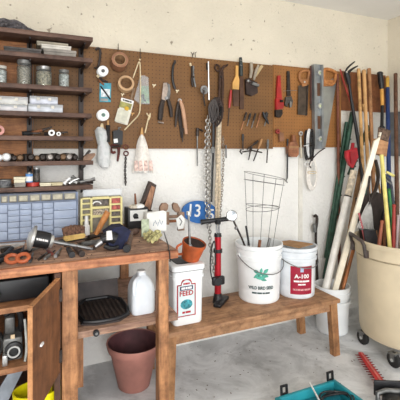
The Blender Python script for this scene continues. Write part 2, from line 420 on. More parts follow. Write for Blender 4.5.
t.part('body', B().lathe(c, [(.0, 0), (.085, 0), (.1, .235), (.094, .235), (.08, .01), (0, .01)], 22, sx=1, sy=.7), ylw)

b = B().prism([(-.16, 1.80, .103), (.0, 1.80, .103), (.10, 1.80, .40), (.05, 1.80, .42)], (0, .012, 0))
one('grey_sheet', B().prism([(-.2, 1.96, .103), (-.11, 1.96, .103), (.06, 1.98, .43), (.02, 1.98, .445)], (0, .012, 0)), M('blue grey plastic', (150, 158, 168), .5), 'blue grey plastic sheet leaning behind the yellow tub', 'sheet')
# ------------------------------------------------------------------ low bench
bm1 = wood('bench wood', (148, 106, 74), (186, 142, 104), 'x', 4.5)
bm2 = wood('bench leg wood', (144, 98, 62), (184, 136, 92), 'z', 4.5)
t = T('low_bench', 'low brown wooden bench carrying the buckets and the pump', 'bench', (1.32, 2.18, 0))
t.part('seat', B().bx((.70, 2.0, SEAT-.026), (1.915, 2.40, SEAT), bev=.004), bm1)
t.part('apron', B().bx((.73, 2.018, SEAT-.075), (1.885, 2.036, SEAT-.0265)), bm1)
t.part('apron', B().bx((.73, 2.364, SEAT-.075), (1.885, 2.382, SEAT-.0265)), bm1)
def tleg(x0, x1, y0, y1, sx):
    z1 = SEAT-.0265
    return B().prism([(x0, y0, z1), (x1, y0, z1), (x1+sx, y0, 0), (x0+sx+.006, y0, 0)], (0, y1-y0, 0))
t.part('leg', tleg(.722, .772, 1.994+.012, 2.0175+.03, -.012), bm2)
t.part('leg', tleg(1.838, 1.892, 1.994+.012, 2.0175+.03, .026), bm2)
t.part('leg', tleg(.722, .772, 2.35, 2.39, -.012), bm2)
t.part('leg', tleg(1.838, 1.892, 2.35, 2.39, .026), bm2)

# ------------------------------------------------------------------ buckets
pail = M('white pail plastic', (236, 238, 238), .4, var=.03, scale=6)
def pail_parts(t, c, rb, rt, h, mat, bail=True, hang=0., bands=3, rim=True):
    c = Vector(c); rf = lambda z: rb+(rt-rb)*(z-c.z)/h
    prof = [(0, 0), (rb-.004, 0), (rb, .006)]
    zs = [.74*h, .75*h, .80*h, .805*h, .86*h, .865*h, .93*h, .935*h, h]
    up = [0, .007, .007, 0, 0, .007, .007, 0, 0] if bands == 3 else [0]*9
    prof += [(rf(c.z+z)+u, z) for z, u in zip(zs, up)]
    prof += [(rt-.003, h), (rb+.001, .01), (0, .01)]
    t.part('body', B().lathe(c, prof, 40), mat)
    if rim: t.part('rim', B().ring(c+Vector((0, 0, h-.016)), rt+.0012, rt+.009, .02, 40), mat)
    if bail:
        R = rt+.012; z0 = c.z+.82*h
        b = B(); pts = []
        for i in range(17):
            a = PI*i/16
            pts.append(Vector((c.x-R*math.cos(a)*1.0, c.y-(R+.004)*math.sin(a), z0-hang*math.sin(a))))
        b.tube(pts, .003, 6)
        t.part('bail', b, gry)
        for sgn in (-1, 1): t.part('ear', B().lathe((c.x+sgn*(R-.008), c.y, z0), [(0, 0), (.014, 0), (.014, .007), (0, .007)], 12, axis=(sgn, 0, 0)), mat)
    return rf

cS = G(263, 305, SEAT)+Vector((.052, .128, .0005))
t = T('seed_bucket', 'white pail of bird seed printed with a green leaf emblem', 'bucket', cS)
rf = pail_parts(t, cS, .132, .148, .36, pail, True, .10)
vth = math.atan2(cS.x, cS.y)     # side that faces the viewer
th = -vth if False else None
def face(c): return -math.atan2(c.x, c.y)
a0 = face(cS)+.10
gr = M('leaf print green', (78, 160, 140), .5, var=.3, scale=60); txt = M('dark green lettering', (52, 74, 72), .5)
b = B()
def leaf(cx, cz, L, W, rot):
    n = 10; pts = []
    for k in range(n): u = k/(n-1); pts.append((L*(u-.5), W*math.sin(PI*u)))
    for k in range(n-2, 0, -1): u = k/(n-1); pts.append((L*(u-.5), -W*math.sin(PI*u)))
    vs = []
    for x, y in pts:
        X_ = cx+x*math.cos(rot)-y*math.sin(rot); Z_ = cz+x*math.sin(rot)+y*math.cos(rot)
        R = rf(Z_)+.0012; a = a0+X_/R; vs.append(b.bm.verts.new((cS.x+R*math.sin(a), cS.y-R*math.cos(a), Z_)))
    b._faces(vs, [tuple(range(len(vs)))], 0)
zc = cS.z+.182
for args in ((-.022, .0, .06, .013, .5), (.022, .004, .06, .013, -.4), (0, -.012, .066, .012, .1), (-.03, .026, .045, .011, -.5), (.03, .03, .045, .011, .7), (.0, .032, .04, .009, 1.4), (-.012, .012, .05, .008, 1.0), (.014, -.024, .05, .008, -.2)):
    leaf(args[0], zc+args[1], *args[2:])
t.part('emblem', b, gr, 'green leaf emblem')
t.part('lettering', B().text('WILD BIRD SEED', (0, 0, cS.z+.105), (1, 0, 0), (0, 0, 1), .165, .021, wrap=((cS.x, cS.y), rf, a0), bold=.035), txt, 'dark capital lettering')
t.part('print', B().text('—— —— — ——', (0, 0, cS.z+.072), (1, 0, 0), (0, 0, 1), .115, .010, wrap=((cS.x, cS.y), rf, a0), bold=.03), txt, 'small dark line of print')

cA = G(299, 300, SEAT)+Vector((.066, .114, .0005))
pailg = M('cool white pail', (222, 226, 230), .4, var=.05)
t = T('paint_bucket', 'white paint pail with a dark red A-100 label on the bench', 'bucket', cA)
rf2 = pail_parts(t, cA, .120, .131, .325, pailg, True, .06)
a1 = face(cA)+.30
lb = t.part('label', B().patch((cA.x, cA.y), rf2, a1, .150, cA.z+.030, cA.z+.215, .0008), M('crimson label', (158, 22, 52), .5, var=.1), 'dark red paper label')
tw = M('white print', (240, 236, 234), .5, var=.02)
t.part('lettering', B().text('A-100', (0, 0, cA.z+.150), (1, 0, 0), (0, 0, 1), .10, .028, wrap=((cA.x, cA.y), rf2, a1), bold=.03), tw, 'white A-100 lettering', under=lb)
t.part('print', B().text('——— — ————', (0, 0, cA.z+.117), (1, 0, 0), (0, 0, 1), .105, .011, wrap=((cA.x, cA.y), rf2, a1)), tw, under=lb)
t.part('print', B().text('—— ——', (0, 0, cA.z+.096), (1, 0, 0), (0, 0, 1), .05, .009, wrap=((cA.x, cA.y), rf2, a1)), tw, under=lb)
t.part('print_band', B().patch((cA.x, cA.y), rf2, a1+.03, .125, cA.z+.056, cA.z+.068, .0018), M('faded pink print', (214, 150, 150), .5, var=.3, scale=90), under=lb)
t.part('print_mark', B().patch((cA.x, cA.y), rf2, a1, .022, cA.z+.178, cA.z+.206, .0018, n=3), M('pale blue print', (176, 190, 216), .5), under=lb)
t.part('white_edge', B().patch((cA.x, cA.y), rf2, a1+.69, .016, cA.z+.045, cA.z+.215, .0009, n=3), tw)
zt = cA.z+.3305
pts = [G(x, y, zt) for x, y in ((279.5, 239), (296.5, 237.5), (311.5, 247), (291, 249))]
pts = [Vector((cA.x-.115, cA.y+.085, zt)), Vector((cA.x+.02, cA.y+.1, zt)), Vector((cA.x+.10, cA.y-.055, zt)), Vector((cA.x-.055, cA.y-.10, zt))]
one('cardboard_sheet', B().prism(pts, (0, 0, .006)), card, 'tan cardboard piece laid across the top of the A-100 pail', 'cardboard')

# feed bucket: square pail with a lid
x0, x1, y0, y1, zb = .775, .955, 2.055, 2.26, SEAT+.0005
t = T('feed_bucket', 'square white feed pail with a red framed label and black lined lid', 'bucket', ((x0+x1)/2, (y0+y1)/2, zb))
def sq(a, b, c, d, z, r=.022, n=5):
    o = []
    for (cx, cy, a0_) in ((b-r, d-r, 0), (a+r, d-r, PI/2), (a+r, c+r, PI), (b-r, c+r, 3*PI/2)):
        for k in range(n): an = a0_+PI/2*k/(n-1); o.append(Vector((cx+r*math.cos(an), cy+r*math.sin(an), z)))
    return o
def loft(b, rings, mi=0):
    vr = [[b.bm.verts.new(p) for p in r] for r in rings]
    for a, c in zip(vr, vr[1:]):
        n = len(a)
        for k in range(n): b._faces([a[k], a[(k+1) % n], c[(k+1) % n], c[k]], [(0, 1, 2, 3)], mi)
    b._faces(vr[0], [tuple(range(len(vr[0])))], mi); b._faces(vr[-1], [tuple(range(len(vr[-1])))], mi)
    return b
def shr(e, z): return sq(x0-e, x1+e, y0-e, y1+e, z)
t.part('body', loft(B(), [shr(-.008, zb), shr(-.004, zb+.01), shr(0, zb+.255), shr(.006, zb+.258), shr(.006, zb+.272), shr(0.001, zb+.274), shr(.002, zb+.298)]), pail)
t.part('lid', loft(B(), [shr(.008, zb+.2985), shr(.009, zb+.328), shr(.004, zb+.333)]), pail)
t.part('lid_seam', loft(B(), [shr(.0095, zb+.3005), shr(.0095, zb+.3035)]), gry)
t.part('lid_panel', loft(B(), [shr(-.03, zb+.3335), shr(-.032, zb+.3365)]), blk, 'black lid top')
yb = y0-.0007; cx = (x0+x1)/2-.016; R_ = (1, 0, 0); U_ = (0, 0, 1)
def rect(cx, cz, w_, h_, y, dz=.0006, arch=0):
    p = [(cx-w_/2, cz-h_/2), (cx+w_/2, cz-h_/2), (cx+w_/2, cz+h_/2)]
    if arch:
        for k in range(9): a = PI*k/8; p.append((cx+w_*.30*math.cos(a), cz+h_/2+arch*math.sin(a)))
    p.append((cx-w_/2, cz+h_/2))
    return B().prism([(x, y, z) for x, z in p], (0, -dz, 0))
zl = zb+.14
lb = t.part('label', rect(cx, zl, .112, .178, yb, arch=.034), M('red label border', (160, 36, 44), .5), 'red framed label')
t.part('label_field', rect(cx, zl, .098, .166, yb-.0008, arch=.029), M('pale label field', (214, 226, 226), .5, var=.06), under=lb)
t.part('picture', B().lathe((cx, yb-.0016, zl-.022), [(0, 0), (.036, 0), (.036, .0006), (0, .0006)], 20, axis=(0, -1, 0), sy=.75), M('teal picture', (60, 140, 150), .5, var=.5, scale=55), under=lb)
nv = M('navy print', (40, 44, 84), .5); rp = M('red print', (176, 34, 44), .5)
t.part('print', B().text('— —— —', (cx, yb-.0016, zl+.092), R_, U_, .038, .010), rp, under=lb)
t.part('band', rect(cx, zl+.068, .078, .022, yb-.0016), nv, 'navy band', under=lb)
t.part('print', B().text('—— — ——', (cx, yb-.0024, zl+.068), R_, U_, .062, .012), tw, under=lb)
t.part('lettering', B().text('FEED', (cx, yb-.0016, zl+.040), R_, U_, .082, .028, bold=.03), rp, 'large red FEED lettering', under=lb)
t.part('print', B().text('— ——', (cx, yb-.0016, zl-.066), R_, U_, .05, .011), rp, under=lb)

# orange pot with the rod
cp = Vector((.905, 2.135, zb+.338))
orp = M('terracotta orange', (172, 82, 40), .55, var=.25)
t = T('orange_pot', 'orange plant pot tilted on top of the feed pail', 'pot', cp)
ax = Vector((.16, -.30, 1)).normalized()
t.part('body', B().lathe(cp+Vector((0, 0, .008)), [(0, 0), (.052, 0), (.066, .085), (.070, .087), (.070, .104), (.064, .104), (.050, .03), (0, .03)], 26, axis=ax), orp)
t.part('soil', B().lathe(cp+Vector((0, 0, .008))+ax*.090, [(0, 0), (.0615, 0), (.062, .008), (0, .010)], 22, axis=ax), M('dark potting soil', (46, 32, 28), .95, var=.4, scale=90))
t.part('handle', B().tube([cp+Vector((-.056, -.01, .10)), cp+Vector((-.092, -.02, .09)), cp+Vector((-.088, -.018, .045)), cp+Vector((-.052, -.008, .04))], .007, smooth=2), orp)
s0, s1 = P(190, 246, 2.07), P(188.6, 215, 2.07)
t = T('steel_rod', 'straight steel rod with a ball end standing before the blue oval sign', 'rod', s0)
t.part('shaft', B().tube([s0, s1], .0065, 10), stl)
t.part('ball_end', B().ball(s0, .013), stl)
t.part('collar', B().lathe(s1, [(0, 0), (.012, 0), (.012, .02), (0, .02)], 12), lgt)

# bicycle pump
b0 = G(218.5, 303, SEAT+.0005); b0.y += .01
rdp = M('metallic red tube', (176, 28, 40), .3, .35, var=.1)
t = T('bicycle_pump', 'red and black upright bicycle floor pump on the bench', 'pump', b0)
t.part('foot', B().box(b0+Vector((.015, -.02, .012)), (.17, .05, .024), rz=.75, bev=.008).lathe(b0+Vector((0, 0, .0)), [(0, 0), (.034, 0), (.026, .045), (.024, .06), (0, .06)], 16), blk)
t.part('barrel', B().lathe(b0+Vector((0, 0, .0605)), [(0, 0), (.0215, 0), (.0215, .36), (0, .36)], 20), rdp)
t.part('collar', B().lathe(b0+Vector((0, 0, .421)), [(0, 0), (.025, 0), (.022, .02), (0, .02)], 16), blk)
t.part('gauge', B().box(b0+Vector((-.012, -.03, .15)), (.085, .03, .055), bev=.01).lathe(b0+Vector((-.022, -.045, .15)), [(0, 0), (.026, 0), (.024, .012), (0, .012)], 18, axis=(-.2, -1, 0)), blk)
t.part('clamp', B().ring(b0+Vector((0, 0, .32)), .0217, .029, .022, 18), blk)
t.part('rod', B().tube([b0+Vector((-.008, 0, .44)), b0+Vector((-.008, 0, .515))], .006).tube([b0+Vector((.008, 0, .44)), b0+Vector((.008, 0, .515))], .006), stl)
t.part('handle', B().tube([b0+Vector((-.105, .03, .515)), b0+Vector((-.05, .015, .522)), b0+Vector((.05, -.01, .53)), b0+Vector((.11, -.03, .538))], [.018, .014, .015, .017], 12, smooth=1).lathe(b0+Vector((0, 0, .50)), [(0, 0), (.018, 0), (.022, .03), (0, .03)], 14), blk)
t.part('hose', B().tube([b0+Vector((-.045, -.03, .135)), b0+Vector((-.07, -.03, .22)), b0+Vector((-.06, -.02, .34)), b0+Vector((-.035, -.025, .42)), b0+Vector((-.028, -.022, .33)), b0+Vector((-.03, -.028, .25))], .0045, smooth=2), rub)

# mirror on an arm and hand tools in the seed bucket
t = T('inspection_mirror', 'round glassy mirror head on a dark steel arm leaning from the seed pail', 'mirror', P(233, 216, 2.24))
k = pxm(233, 2.2)
t.part('arm', B().tube([P(233.5, 221, 2.2), P(236, 226, 2.2), P(244, 243, 2.21), P(250, 262, 2.23)], .0065, smooth=1), drk)
t.part('head', B().lathe(P(231.5, 215.5, 2.2), [(0, -.006), (.026, -.006), (.034, 0), (.036, .006), (.03, .012), (0, .015)], 24, axis=(-.3, -1, .1)), M('mirror glass', (205, 208, 208), .12, .7, var=.15, scale=40))
t.part('joint', B().ball(P(236, 228, 2.19), .011), stl)
for i, (p0, p1, r, m_, nm, lb_, ct) in enumerate((
        ((246, 226), (251, 258), .007, gry, 'steel_rasp', 'short grey rasp beside the mirror arm in the seed pail', 'rasp'),
        ((260, 240), (257, 262), .010, stl, 'trowel', 'steel trowel handle poking out of the middle of the seed pail', 'trowel'),
        ((270, 238), (264, 262), .010, gry, 'garden_fork', 'grey hand fork leaning at the right in the seed pail', 'fork'))):
    yy = (2.19, 2.17, 2.2)[i]
    tt = T(nm, lb_, ct, P(*p1, yy))
    a_, c_ = P(*p0, yy), P(*p1, yy)
    tt.part('shaft', B().tube([c_, c_*.6+a_*.4], r*.55), m_)
    tt.part('grip', B().tube([c_*.6+a_*.4, a_], [r, r*1.25, r]), (blk, brn, gry)[i])
# wire tomato cage
wire = M('galvanised wire', (104, 102, 100), .45, .6)
t = T('tomato_cage', 'conical wire plant cage standing upside up in the seed pail', 'plant cage', cS+Vector((0, 0, .01)))
def rg(c, r, ty=0.): return [Vector((c[0]+r*math.cos(2*PI*k/28), c[1]+r*math.sin(2*PI*k/28), c[2]-ty*math.cos(2*PI*k/28))) for k in range(28)]
cc = lambda z: (cS.x+.012+(z-.73)*.07, cS.y+.0, z)
RG = [(1.173, .135, .030), (1.128, .133, .022), (.972, .112, .012), (.955, .110, -.01)]
for z, r, ty in RG: t.part('hoop', B().tube(rg(cc(z), r, ty), .0018, 6, closed=True), wire)
for k in range(5):
    a = 2*PI*k/5+.35
    def pt(z, r): c = cc(z); return Vector((c[0]+r*math.cos(a), c[1]+r*math.sin(a), z-(.03*math.cos(a) if z > 1.1 else 0)))
    t.part('stake', B().tube([pt(1.175, .135), pt(.965, .112), pt(.74, .088), pt(.44, .068)], .0018, 6), wire)

# stacked white buckets behind the bench end, holding pipes
cw = Vector((2.135, 2.315, 0.0005))
t = T('pail_stack_lower', 'lower of two nested white pails beyond the bench end', 'bucket', cw)
pail_parts(t, cw, .112, .122, .235, pail, False, bands=0)
t = T('pail_stack_upper', 'upper nested white pail holding the white pipe and boards', 'bucket', cw+Vector((0, 0, .012)))
cu = cw+Vector((0, 0, .02))
t.part('body', B().lathe(cu, [(0, 0), (.103, 0), (.114, .21), (.1195, .235), (.126, .24), (.127, .30), (.131, .302), (.131, .318), (.121, .318), (.104, .012), (0, .012)], 36), pail)
t.part('rim', B().ring(cu+Vector((0, 0, .268)), .1275, .134, .012, 36), pail)
for o in C.objects:
    if o.name.startswith('pail_stack'): o.name = 'nested_pail'
# ------------------------------------------------------------------ things on the shelves
FY = 2.345          # usual front plane of the things on the shelves
def zs(i): return SZ[i]+.0006
# top shelf: heap of dark folded webbing
b = B(); rr = random.Random(3)
for k in range(16):
    px = 1+k*2.1; h = (.012+.05*math.exp(-((k-4.5)/6)**2))*rr.uniform(.45, 1.25)
    x = X(px, 2.40); L = .05+rr.random()*.05; a = rr.uniform(-1.2, 1.2)
    q = [Vector((x-L*math.cos(a), 2.39+rr.uniform(-.02, .03), zs(0)+.007+max(0, h*.3))), Vector((x, 2.40, zs(0)+.009+h)), Vector((x+L*.8*math.cos(a)+.02, 2.41+rr.uniform(-.03, .04), zs(0)+.008))]
    b.tube(q, .009, 6, smooth=2, flat=.55)
one('webbing_heap', b, M('grey webbing', (84, 80, 82), .8, var=.4, scale=60), 'crumpled heap of dark grey webbing on the top shelf', 'webbing')
# second shelf: flat boxes
def flat(x0, x1, y0, i, Y, d, nm, mat, lb, ct, zb=None, lidm=None, rz=0.):
    zb = zs(i) if zb is None else zb
    a, c = X(x0, Y), X(x1, Y); z1 = Z((x0+x1)/2, y0, Y)
    t = T(nm, lb, ct, ((a+c)/2, Y+d/2, zb))
    h = z1-zb
    t.part('base', B().bx((a, Y, zb), (c, Y+d, zb+h*.55), bev=.002), mat)
    t.part('lid', B().bx((a-.002, Y-.002, zb+h*.56), (c+.002, Y+d+.002, z1), bev=.002), lidm or mat)
    return z1
greybox = M('worn grey card', (140, 134, 126), .7, var=.2)
pale = M('pale card', (205, 200, 190), .7, var=.12)
z2 = flat(4, 41, 47.5, 1, FY, .14, 'flat_box', M('charcoal card', (76, 72, 70), .7, var=.3), 'charcoal flat box on the left of the second shelf', 'box')
z2 = flat(44, 76, 49.5, 1, FY, .15, 'flat_box', greybox, 'grey flat box under the pale case on the second shelf', 'box')
flat(41.5, 71, 45, 1, FY+.002, .14, 'flat_case', pale, 'pale flat case lying on the grey box on the second shelf', 'case', zb=z2+.001)
flat(37, 68, 42.2, 1, FY+.05, .09, 'flat_box', M('dull ivory card', (176, 168, 150), .7), 'thin ivory box topmost on the second shelf pile', 'box', zb=Z(55, 45, FY+.002)+.002)
# third shelf: four jars
def jar(x0, x1, y0, Y, lb, fill, lidmat, speck):
    a, c = X(x0, Y), X(x1, Y); r = (c-a)/2; z1 = Z((x0+x1)/2, y0, Y); z0 = zs(2); h = z1-z0; o = Vector(((a+c)/2, Y, z0))
    t = T('glass_jar', lb, 'jar', o, 'jars of small hardware on the third shelf')
    t.part('contents', B().lathe(o+Vector((0, 0, .004)), [(0, 0), (r*.9, 0), (r*.9, h*.66), (r*.6, h*.72), (0, h*.72)], 18), fill)
    t.part('glass', B().lathe(o, [(0, 0), (r, 0), (r, h*.72), (r*.86, h*.80), (r*.86, h*.84), (r*.83, h*.84), (r*.83, h*.8), (r*.96, h*.71), (r*.96, .003), (0, .003)], 24), gls)
    t.part('lid', B().lathe(o+Vector((0, 0, h*.845)), [(0, 0), (r*.92, 0), (r*.92, h*.15), (0, h*.155)], 24), lidmat)
mixn = M('nails', (150, 138, 122), .5, .3, var=.6, scale=130); mixc = M('mixed hardware', (150, 150, 130), .6, var=.7, scale=95); mixw = M('pale screws', (206, 200, 190), .6, var=.45, scale=110)
jar(-4, 7, 66, 2.38, 'jar with a white band at the left frame edge of the third shelf', mixw, pale, 0)
jar(16.5, 31.5, 60.5, 2.40, 'tallest jar of brown nails with a grey lid on the third shelf', mixn, gry, 0)
jar(35.5, 52, 67, 2.39, 'wide squat jar of multicoloured hardware in the middle of the third shelf', M('coloured hardware', (140, 128, 104), .6, var=.8, scale=80), stl, 0)
jar(58.5, 69.5, 70, 2.39, 'small narrow jar of pale screws at the right of the third shelf', mixw, gry, 0)
# fourth shelf: clear parts cases
ctm = [M('parts mix a', (206, 196, 196), .6, var=.3, scale=50), M('parts mix b', (196, 200, 210), .6, var=.3, scale=55), M('parts mix c', (196, 190, 176), .6, var=.35, scale=60), M('parts mix d', (188, 190, 206), .6, var=.3, scale=45)]
clc = M('clear case', (232, 236, 240), .2, alpha=.42, var=.05)
def pcase(x0, x1, y0, y1, Y, lb, m_, zb=None):
    a, c = X(x0, Y), X(x1, Y); z0 = zb if zb else zs(3); z1 = Z((x0+x1)/2, y0, Y)
    t = T('parts_case', lb, 'parts case', ((a+c)/2, Y+.07, z0), 'clear compartment cases on the fourth shelf')
    t.part('tray', B().bx((a+.003, Y+.003, z0), (c-.003, Y+.137, z0+(z1-z0)*.62)), m_)
    t.part('case_lid', B().bx((a, Y, z0+.001), (c, Y+.14, z1), bev=.004), clc)
    w_ = (c-a)
    for k in (.3, .7): t.part('latch', B().bx((a+w_*k-.008, Y-.004, z0+(z1-z0)*.45), (a+w_*k+.008, Y-.0005, z0+(z1-z0)*.8)), pale)
    n = 5
    for k in range(1, n): t.part('divider', B().bx((a+w_*k/n-.001, Y+.001, z0+(z1-z0)*.62), (a+w_*k/n+.001, Y+.136, z1-.002)), pale)
    return z1
za = pcase(-14, 27.5, 104, 112, FY, 'clear parts case at lower left of the fourth shelf stack', ctm[0])
zb_ = pcase(28, 63, 104, 112, FY, 'clear parts case at lower right of the fourth shelf stack', ctm[1])
pcase(-12, 28, 96, 104, FY+.01, 'clear parts case at upper left of the fourth shelf stack', ctm[2], za+.001)
pcase(29.5, 58, 96.2, 104, FY+.01, 'clear parts case at upper right of the fourth shelf stack', ctm[3], zb_+.001)
# fifth shelf
pink = M('pinkish tape', (196, 140, 130), .6)
t = T('tape_roll', 'pinkish tape roll at the left frame edge of the fifth shelf', 'tape', (X(-1, FY), FY+.03, zs(4)))
t.part('band', B().ring((X(-1, FY), FY+.05, zs(4)+.027), .012, .026, .05, axis=(0, -1, 0)), pink)
for i, (x0, x1, y0, y1, r, lb) in enumerate(((22, 44, 131, 131, 1.5, 'long dark rasp lying at the left on the fifth shelf'), (30, 52, 132, 127, 1.3, 'dark chisel with raised tip on the fifth shelf'), (44, 68, 131.5, 132, 1.3, 'dark punch at the right of the fifth shelf'), (24, 40, 133, 133, 1.2, 'dark steel file in front of the rasp on the fifth shelf'))):
    Y = (2.42, 2.38, 2.44, 2.35)[i]; k = pxm(x0, Y)
    p, q = P(x0, y0, Y), P(x1, y1, Y); p.z = zs(4)+r*1.6*k; q.z = max(q.z, zs(4)+r*k)
    t = T(('rasp', 'chisel', 'punch', 'file')[i], lb, ('rasp', 'chisel', 'punch', 'file')[i], p)
    t.part('blade', B().tube([p*.45+q*.55, q], [r*k, r*.6*k], 6), drk); t.part('handle', B().tube([p, p*.45+q*.55], [r*1.5*k, r*1.6*k, r*1.1*k]), (blk, brn, drk, blk)[i])
for i, (px, py) in enumerate(((51.5, 130.8), (58.5, 131.6))):
    Y = 2.35; c = P(px, py, Y); r = (.017, .012)[i]; c.z = zs(4)+r
    one('white_washer', B().ring(c, r*.45, r, .012, axis=(0, -1, 0)), wht, ('larger white ring standing on edge on the fifth shelf', 'smaller white ring standing on edge on the fifth shelf')[i], 'ring', loc=c-Vector((0, 0, r)))
# sixth shelf: row of sockets and knobs
kn = [(-1, 4, 0), (6.5, 4.6, 0), (14, 3.4, 1), (20, 3.8, 2), (31, 4.2, 1), (37, 3.2, 2), (42.5, 4, 1), (50, 4, 3), (58, 3.8, 1), (63, 4, 2), (69, 4, 3), (75, 3.4, 1)]
km = [wht, drk, M('brass brown', (112, 86, 62), .5, .4), M('tarnished steel', (150, 142, 136), .4, .6)]
kd = ['white', 'dark', 'brass brown', 'grey']
for i, (px, r, m_) in enumerate(kn):
    Y = 2.36; k = pxm(px, Y); r = r*k*.93; z0 = zs(5); c = Vector((X(px, Y), Y, z0+r))
    t = T('cabinet_knob', '%s rounded knob, %s from the left in the sixth shelf row' % (kd[m_], ORD[i]), 'knob', (c.x, c.y, z0), 'knobs in a row on the sixth shelf')
    t.part('face', B().lathe(c, [(0, .012), (r*.6, .011), (r*.95, .002), (r, -.006), (r*.7, -.014), (0, -.014)], 14, axis=(.1, -1, .12)), km[m_])
    t.part('stem', B().lathe(c+Vector((0, .014, 0)), [(0, 0), (r*.45, 0), (r*.5, .022), (0, .022)], 10, axis=(0, 1, 0)), gry)
for i, (px, r) in enumerate(((10, 3.2), (26, 3.0), (46.5, 3.0), (54, 3.2), (66, 3.2), (72, 3))):
    Y = 2.43; k = pxm(px, Y); r *= k*1.2; z0 = zs(5)
    t = T('steel_socket', 'dark steel socket standing behind the knob row, %s from the left' % ORD[i], 'socket', (X(px, Y), Y, z0), 'sockets at the back of the sixth shelf')
    t.part('barrel', B().lathe((X(px, Y), Y, z0), [(0, 0), (r, 0), (r, r*1.6), (r*.8, r*1.9), (r*.5, r*1.9), (r*.5, r), (0, r)], 12), drk)
t = T('wood_plane', 'small worn brown block plane at the right end of the sixth shelf', 'block plane', (X(88, 2.36), 2.38, zs(5)))
wn = wood('weathered brown', (110, 82, 64), (150, 118, 94), 'x', 8)
Y = 2.345; k = zs(5)
t.part('body', B().prism([(X(83, Y), Y, k), (X(91, Y), Y, k), (X(95.5, Y), Y, k+.03), (X(95, Y), Y, k+.042), (X(87, Y), Y, k+.036), (X(84, Y), Y, k+.02)], (0, .05, 0)), wn)
t.part('iron', B().box((X(89, Y), Y+.025, k+.046), (.012, .03, .03), rot=Matrix.Rotation(.7, 3, 'Y')), drk)
# seventh shelf
z7 = zs(6); Y = 2.345
t = T('grey_reel', 'dull grey flat reel at the left end of the lowest shelf', 'reel', (X(2, Y), Y+.06, z7))
t.part('flange', B().lathe((X(3, Y), Y+.05, z7), [(0, 0), (.045, 0), (.045, .006), (.02, .008), (0, .008)], 22), gry)
t.part('winding', B().lathe((X(3, Y), Y+.05, z7+.0085), [(0, 0), (.038, 0), (.041, .012), (.038, .026), (0, .026)], 22), M('grey cord', (106, 106, 108), .8, var=.4, scale=80))
t.part('flange', B().lathe((X(3, Y), Y+.05, z7+.035), [(0, 0), (.044, 0), (.044, .005), (0, .008)], 22), gry)
zb1 = flat(14.5, 25.5, 183, 6, Y, .06, 'small_box', greybox, 'small grey box under a cream one on the lowest shelf', 'box')
flat(14, 25.2, 177, 6, Y+.002, .055, 'small_box', labelm, 'small cream box stacked on a grey box, lowest shelf', 'box', zb=zb1+.001)
flat(40, 51, 183, 6, Y, .06, 'small_box', labelm, 'cream carton right of the red tin on the lowest shelf', 'box')
flat(51.5, 62.5, 182.5, 6, Y, .05, 'small_box', M('beige carton', (196, 184, 150), .7), 'beige carton, second right of the red tin on the lowest shelf', 'box')
def tin(x0, x1, y0, Y, zb, lb, m_, lm, band=None):
    a, c = X(x0, Y), X(x1, Y); r = (c-a)/2; z1 = Z((x0+x1)/2, y0, Y); h = z1-zb; o = Vector(((a+c)/2, Y+r, zb))
    t = T('tin_can', lb, 'tin', o)
    t.part('body', B().lathe(o, [(0, 0), (r, 0), (r, h*.9), (0, h*.9)], 20), m_)
    if band: t.part('wrapper', B().lathe(o+Vector((0, 0, h*.12)), [(r+.0004, 0), (r+.0008, 0), (r+.0008, h*.5), (r+.0004, h*.5)], 20, caps=False), band)
    t.part('lid', B().lathe(o+Vector((0, 0, h*.905)), [(0, 0), (r*1.02, 0), (r*1.02, h*.1), (r*.9, h*.1), (r*.88, h*.06), (0, h*.06)], 20), lm)
    return z1
zr = tin(26, 40, 182.5, Y+.005, z7, 'low red tin holding up two cans on the lowest shelf', M('red tin', (168, 52, 42), .4, .1), M('red tin lid', (150, 44, 36), .4, .2))
tin(25.5, 33, 173, Y+.005, zr+.001, 'light blue can standing on the red tin', M('blue can', (88, 138, 196), .4, var=.25, scale=60), stl, wht)
tin(33.3, 40, 168, Y+.02, zr+.001, 'black can with a pale rim standing on the red tin', blk, stl, M('dark wrapper', (70, 64, 58), .5, var=.4, scale=70))
bits = [((64, 185), (70, 179), wht, 'white plastic elbow'), ((69, 186), (79, 181), lgt, 'bright steel elbow'), ((66, 183), (77, 185.5), wht, 'white plastic tube'), ((72, 179), (79, 185), gry, 'grey metal fitting')]
for i, (p0, p1, m_, nm) in enumerate(bits):
    yy = 2.35+.03*i; p, q = P(*p0, yy), P(*p1, yy); lo = min(p.z, q.z); p.z += z7+.008-lo; q.z += z7+.008-lo
    t = T('pipe_fitting', nm+' in the loose pile of fittings on the lowest shelf', 'fitting', p, 'loose fittings on the lowest shelf')
    t.part('barrel', B().tube([p, (p+q)/2+Vector((0, 0, .004)), q], .0075, 10), m_); t.part('collar', B().tube([p, p*.8+q*.2], .0105, 10), m_)
for i, (p0, p1, r, m_, nm, lb) in enumerate((((80, 186), (95, 179), 1.6, stl, 'spanner', 'grey spanner overhanging the right end of the lowest shelf'), ((80, 184), (93, 186), 1.4, drk, 'cold_chisel', 'dark cold chisel at the right end of the lowest shelf'))):
    yy = 2.36+.04*i; p, q = P(*p0, yy), P(*p1, yy); k = pxm(80, yy)
    p.z = z7+r*k*1.5; q.z = max(q.z, z7+r*k)
    t = T(nm, lb, nm.replace('_', ' '), p)
    t.part('shaft', B().tube([p, q], [r*k, r*k*.8]), m_); t.part('head', B().tube([q*.8+p*.2, q*1.0], [r*k*1.1, r*k*1.9, r*k*1.2]), m_)

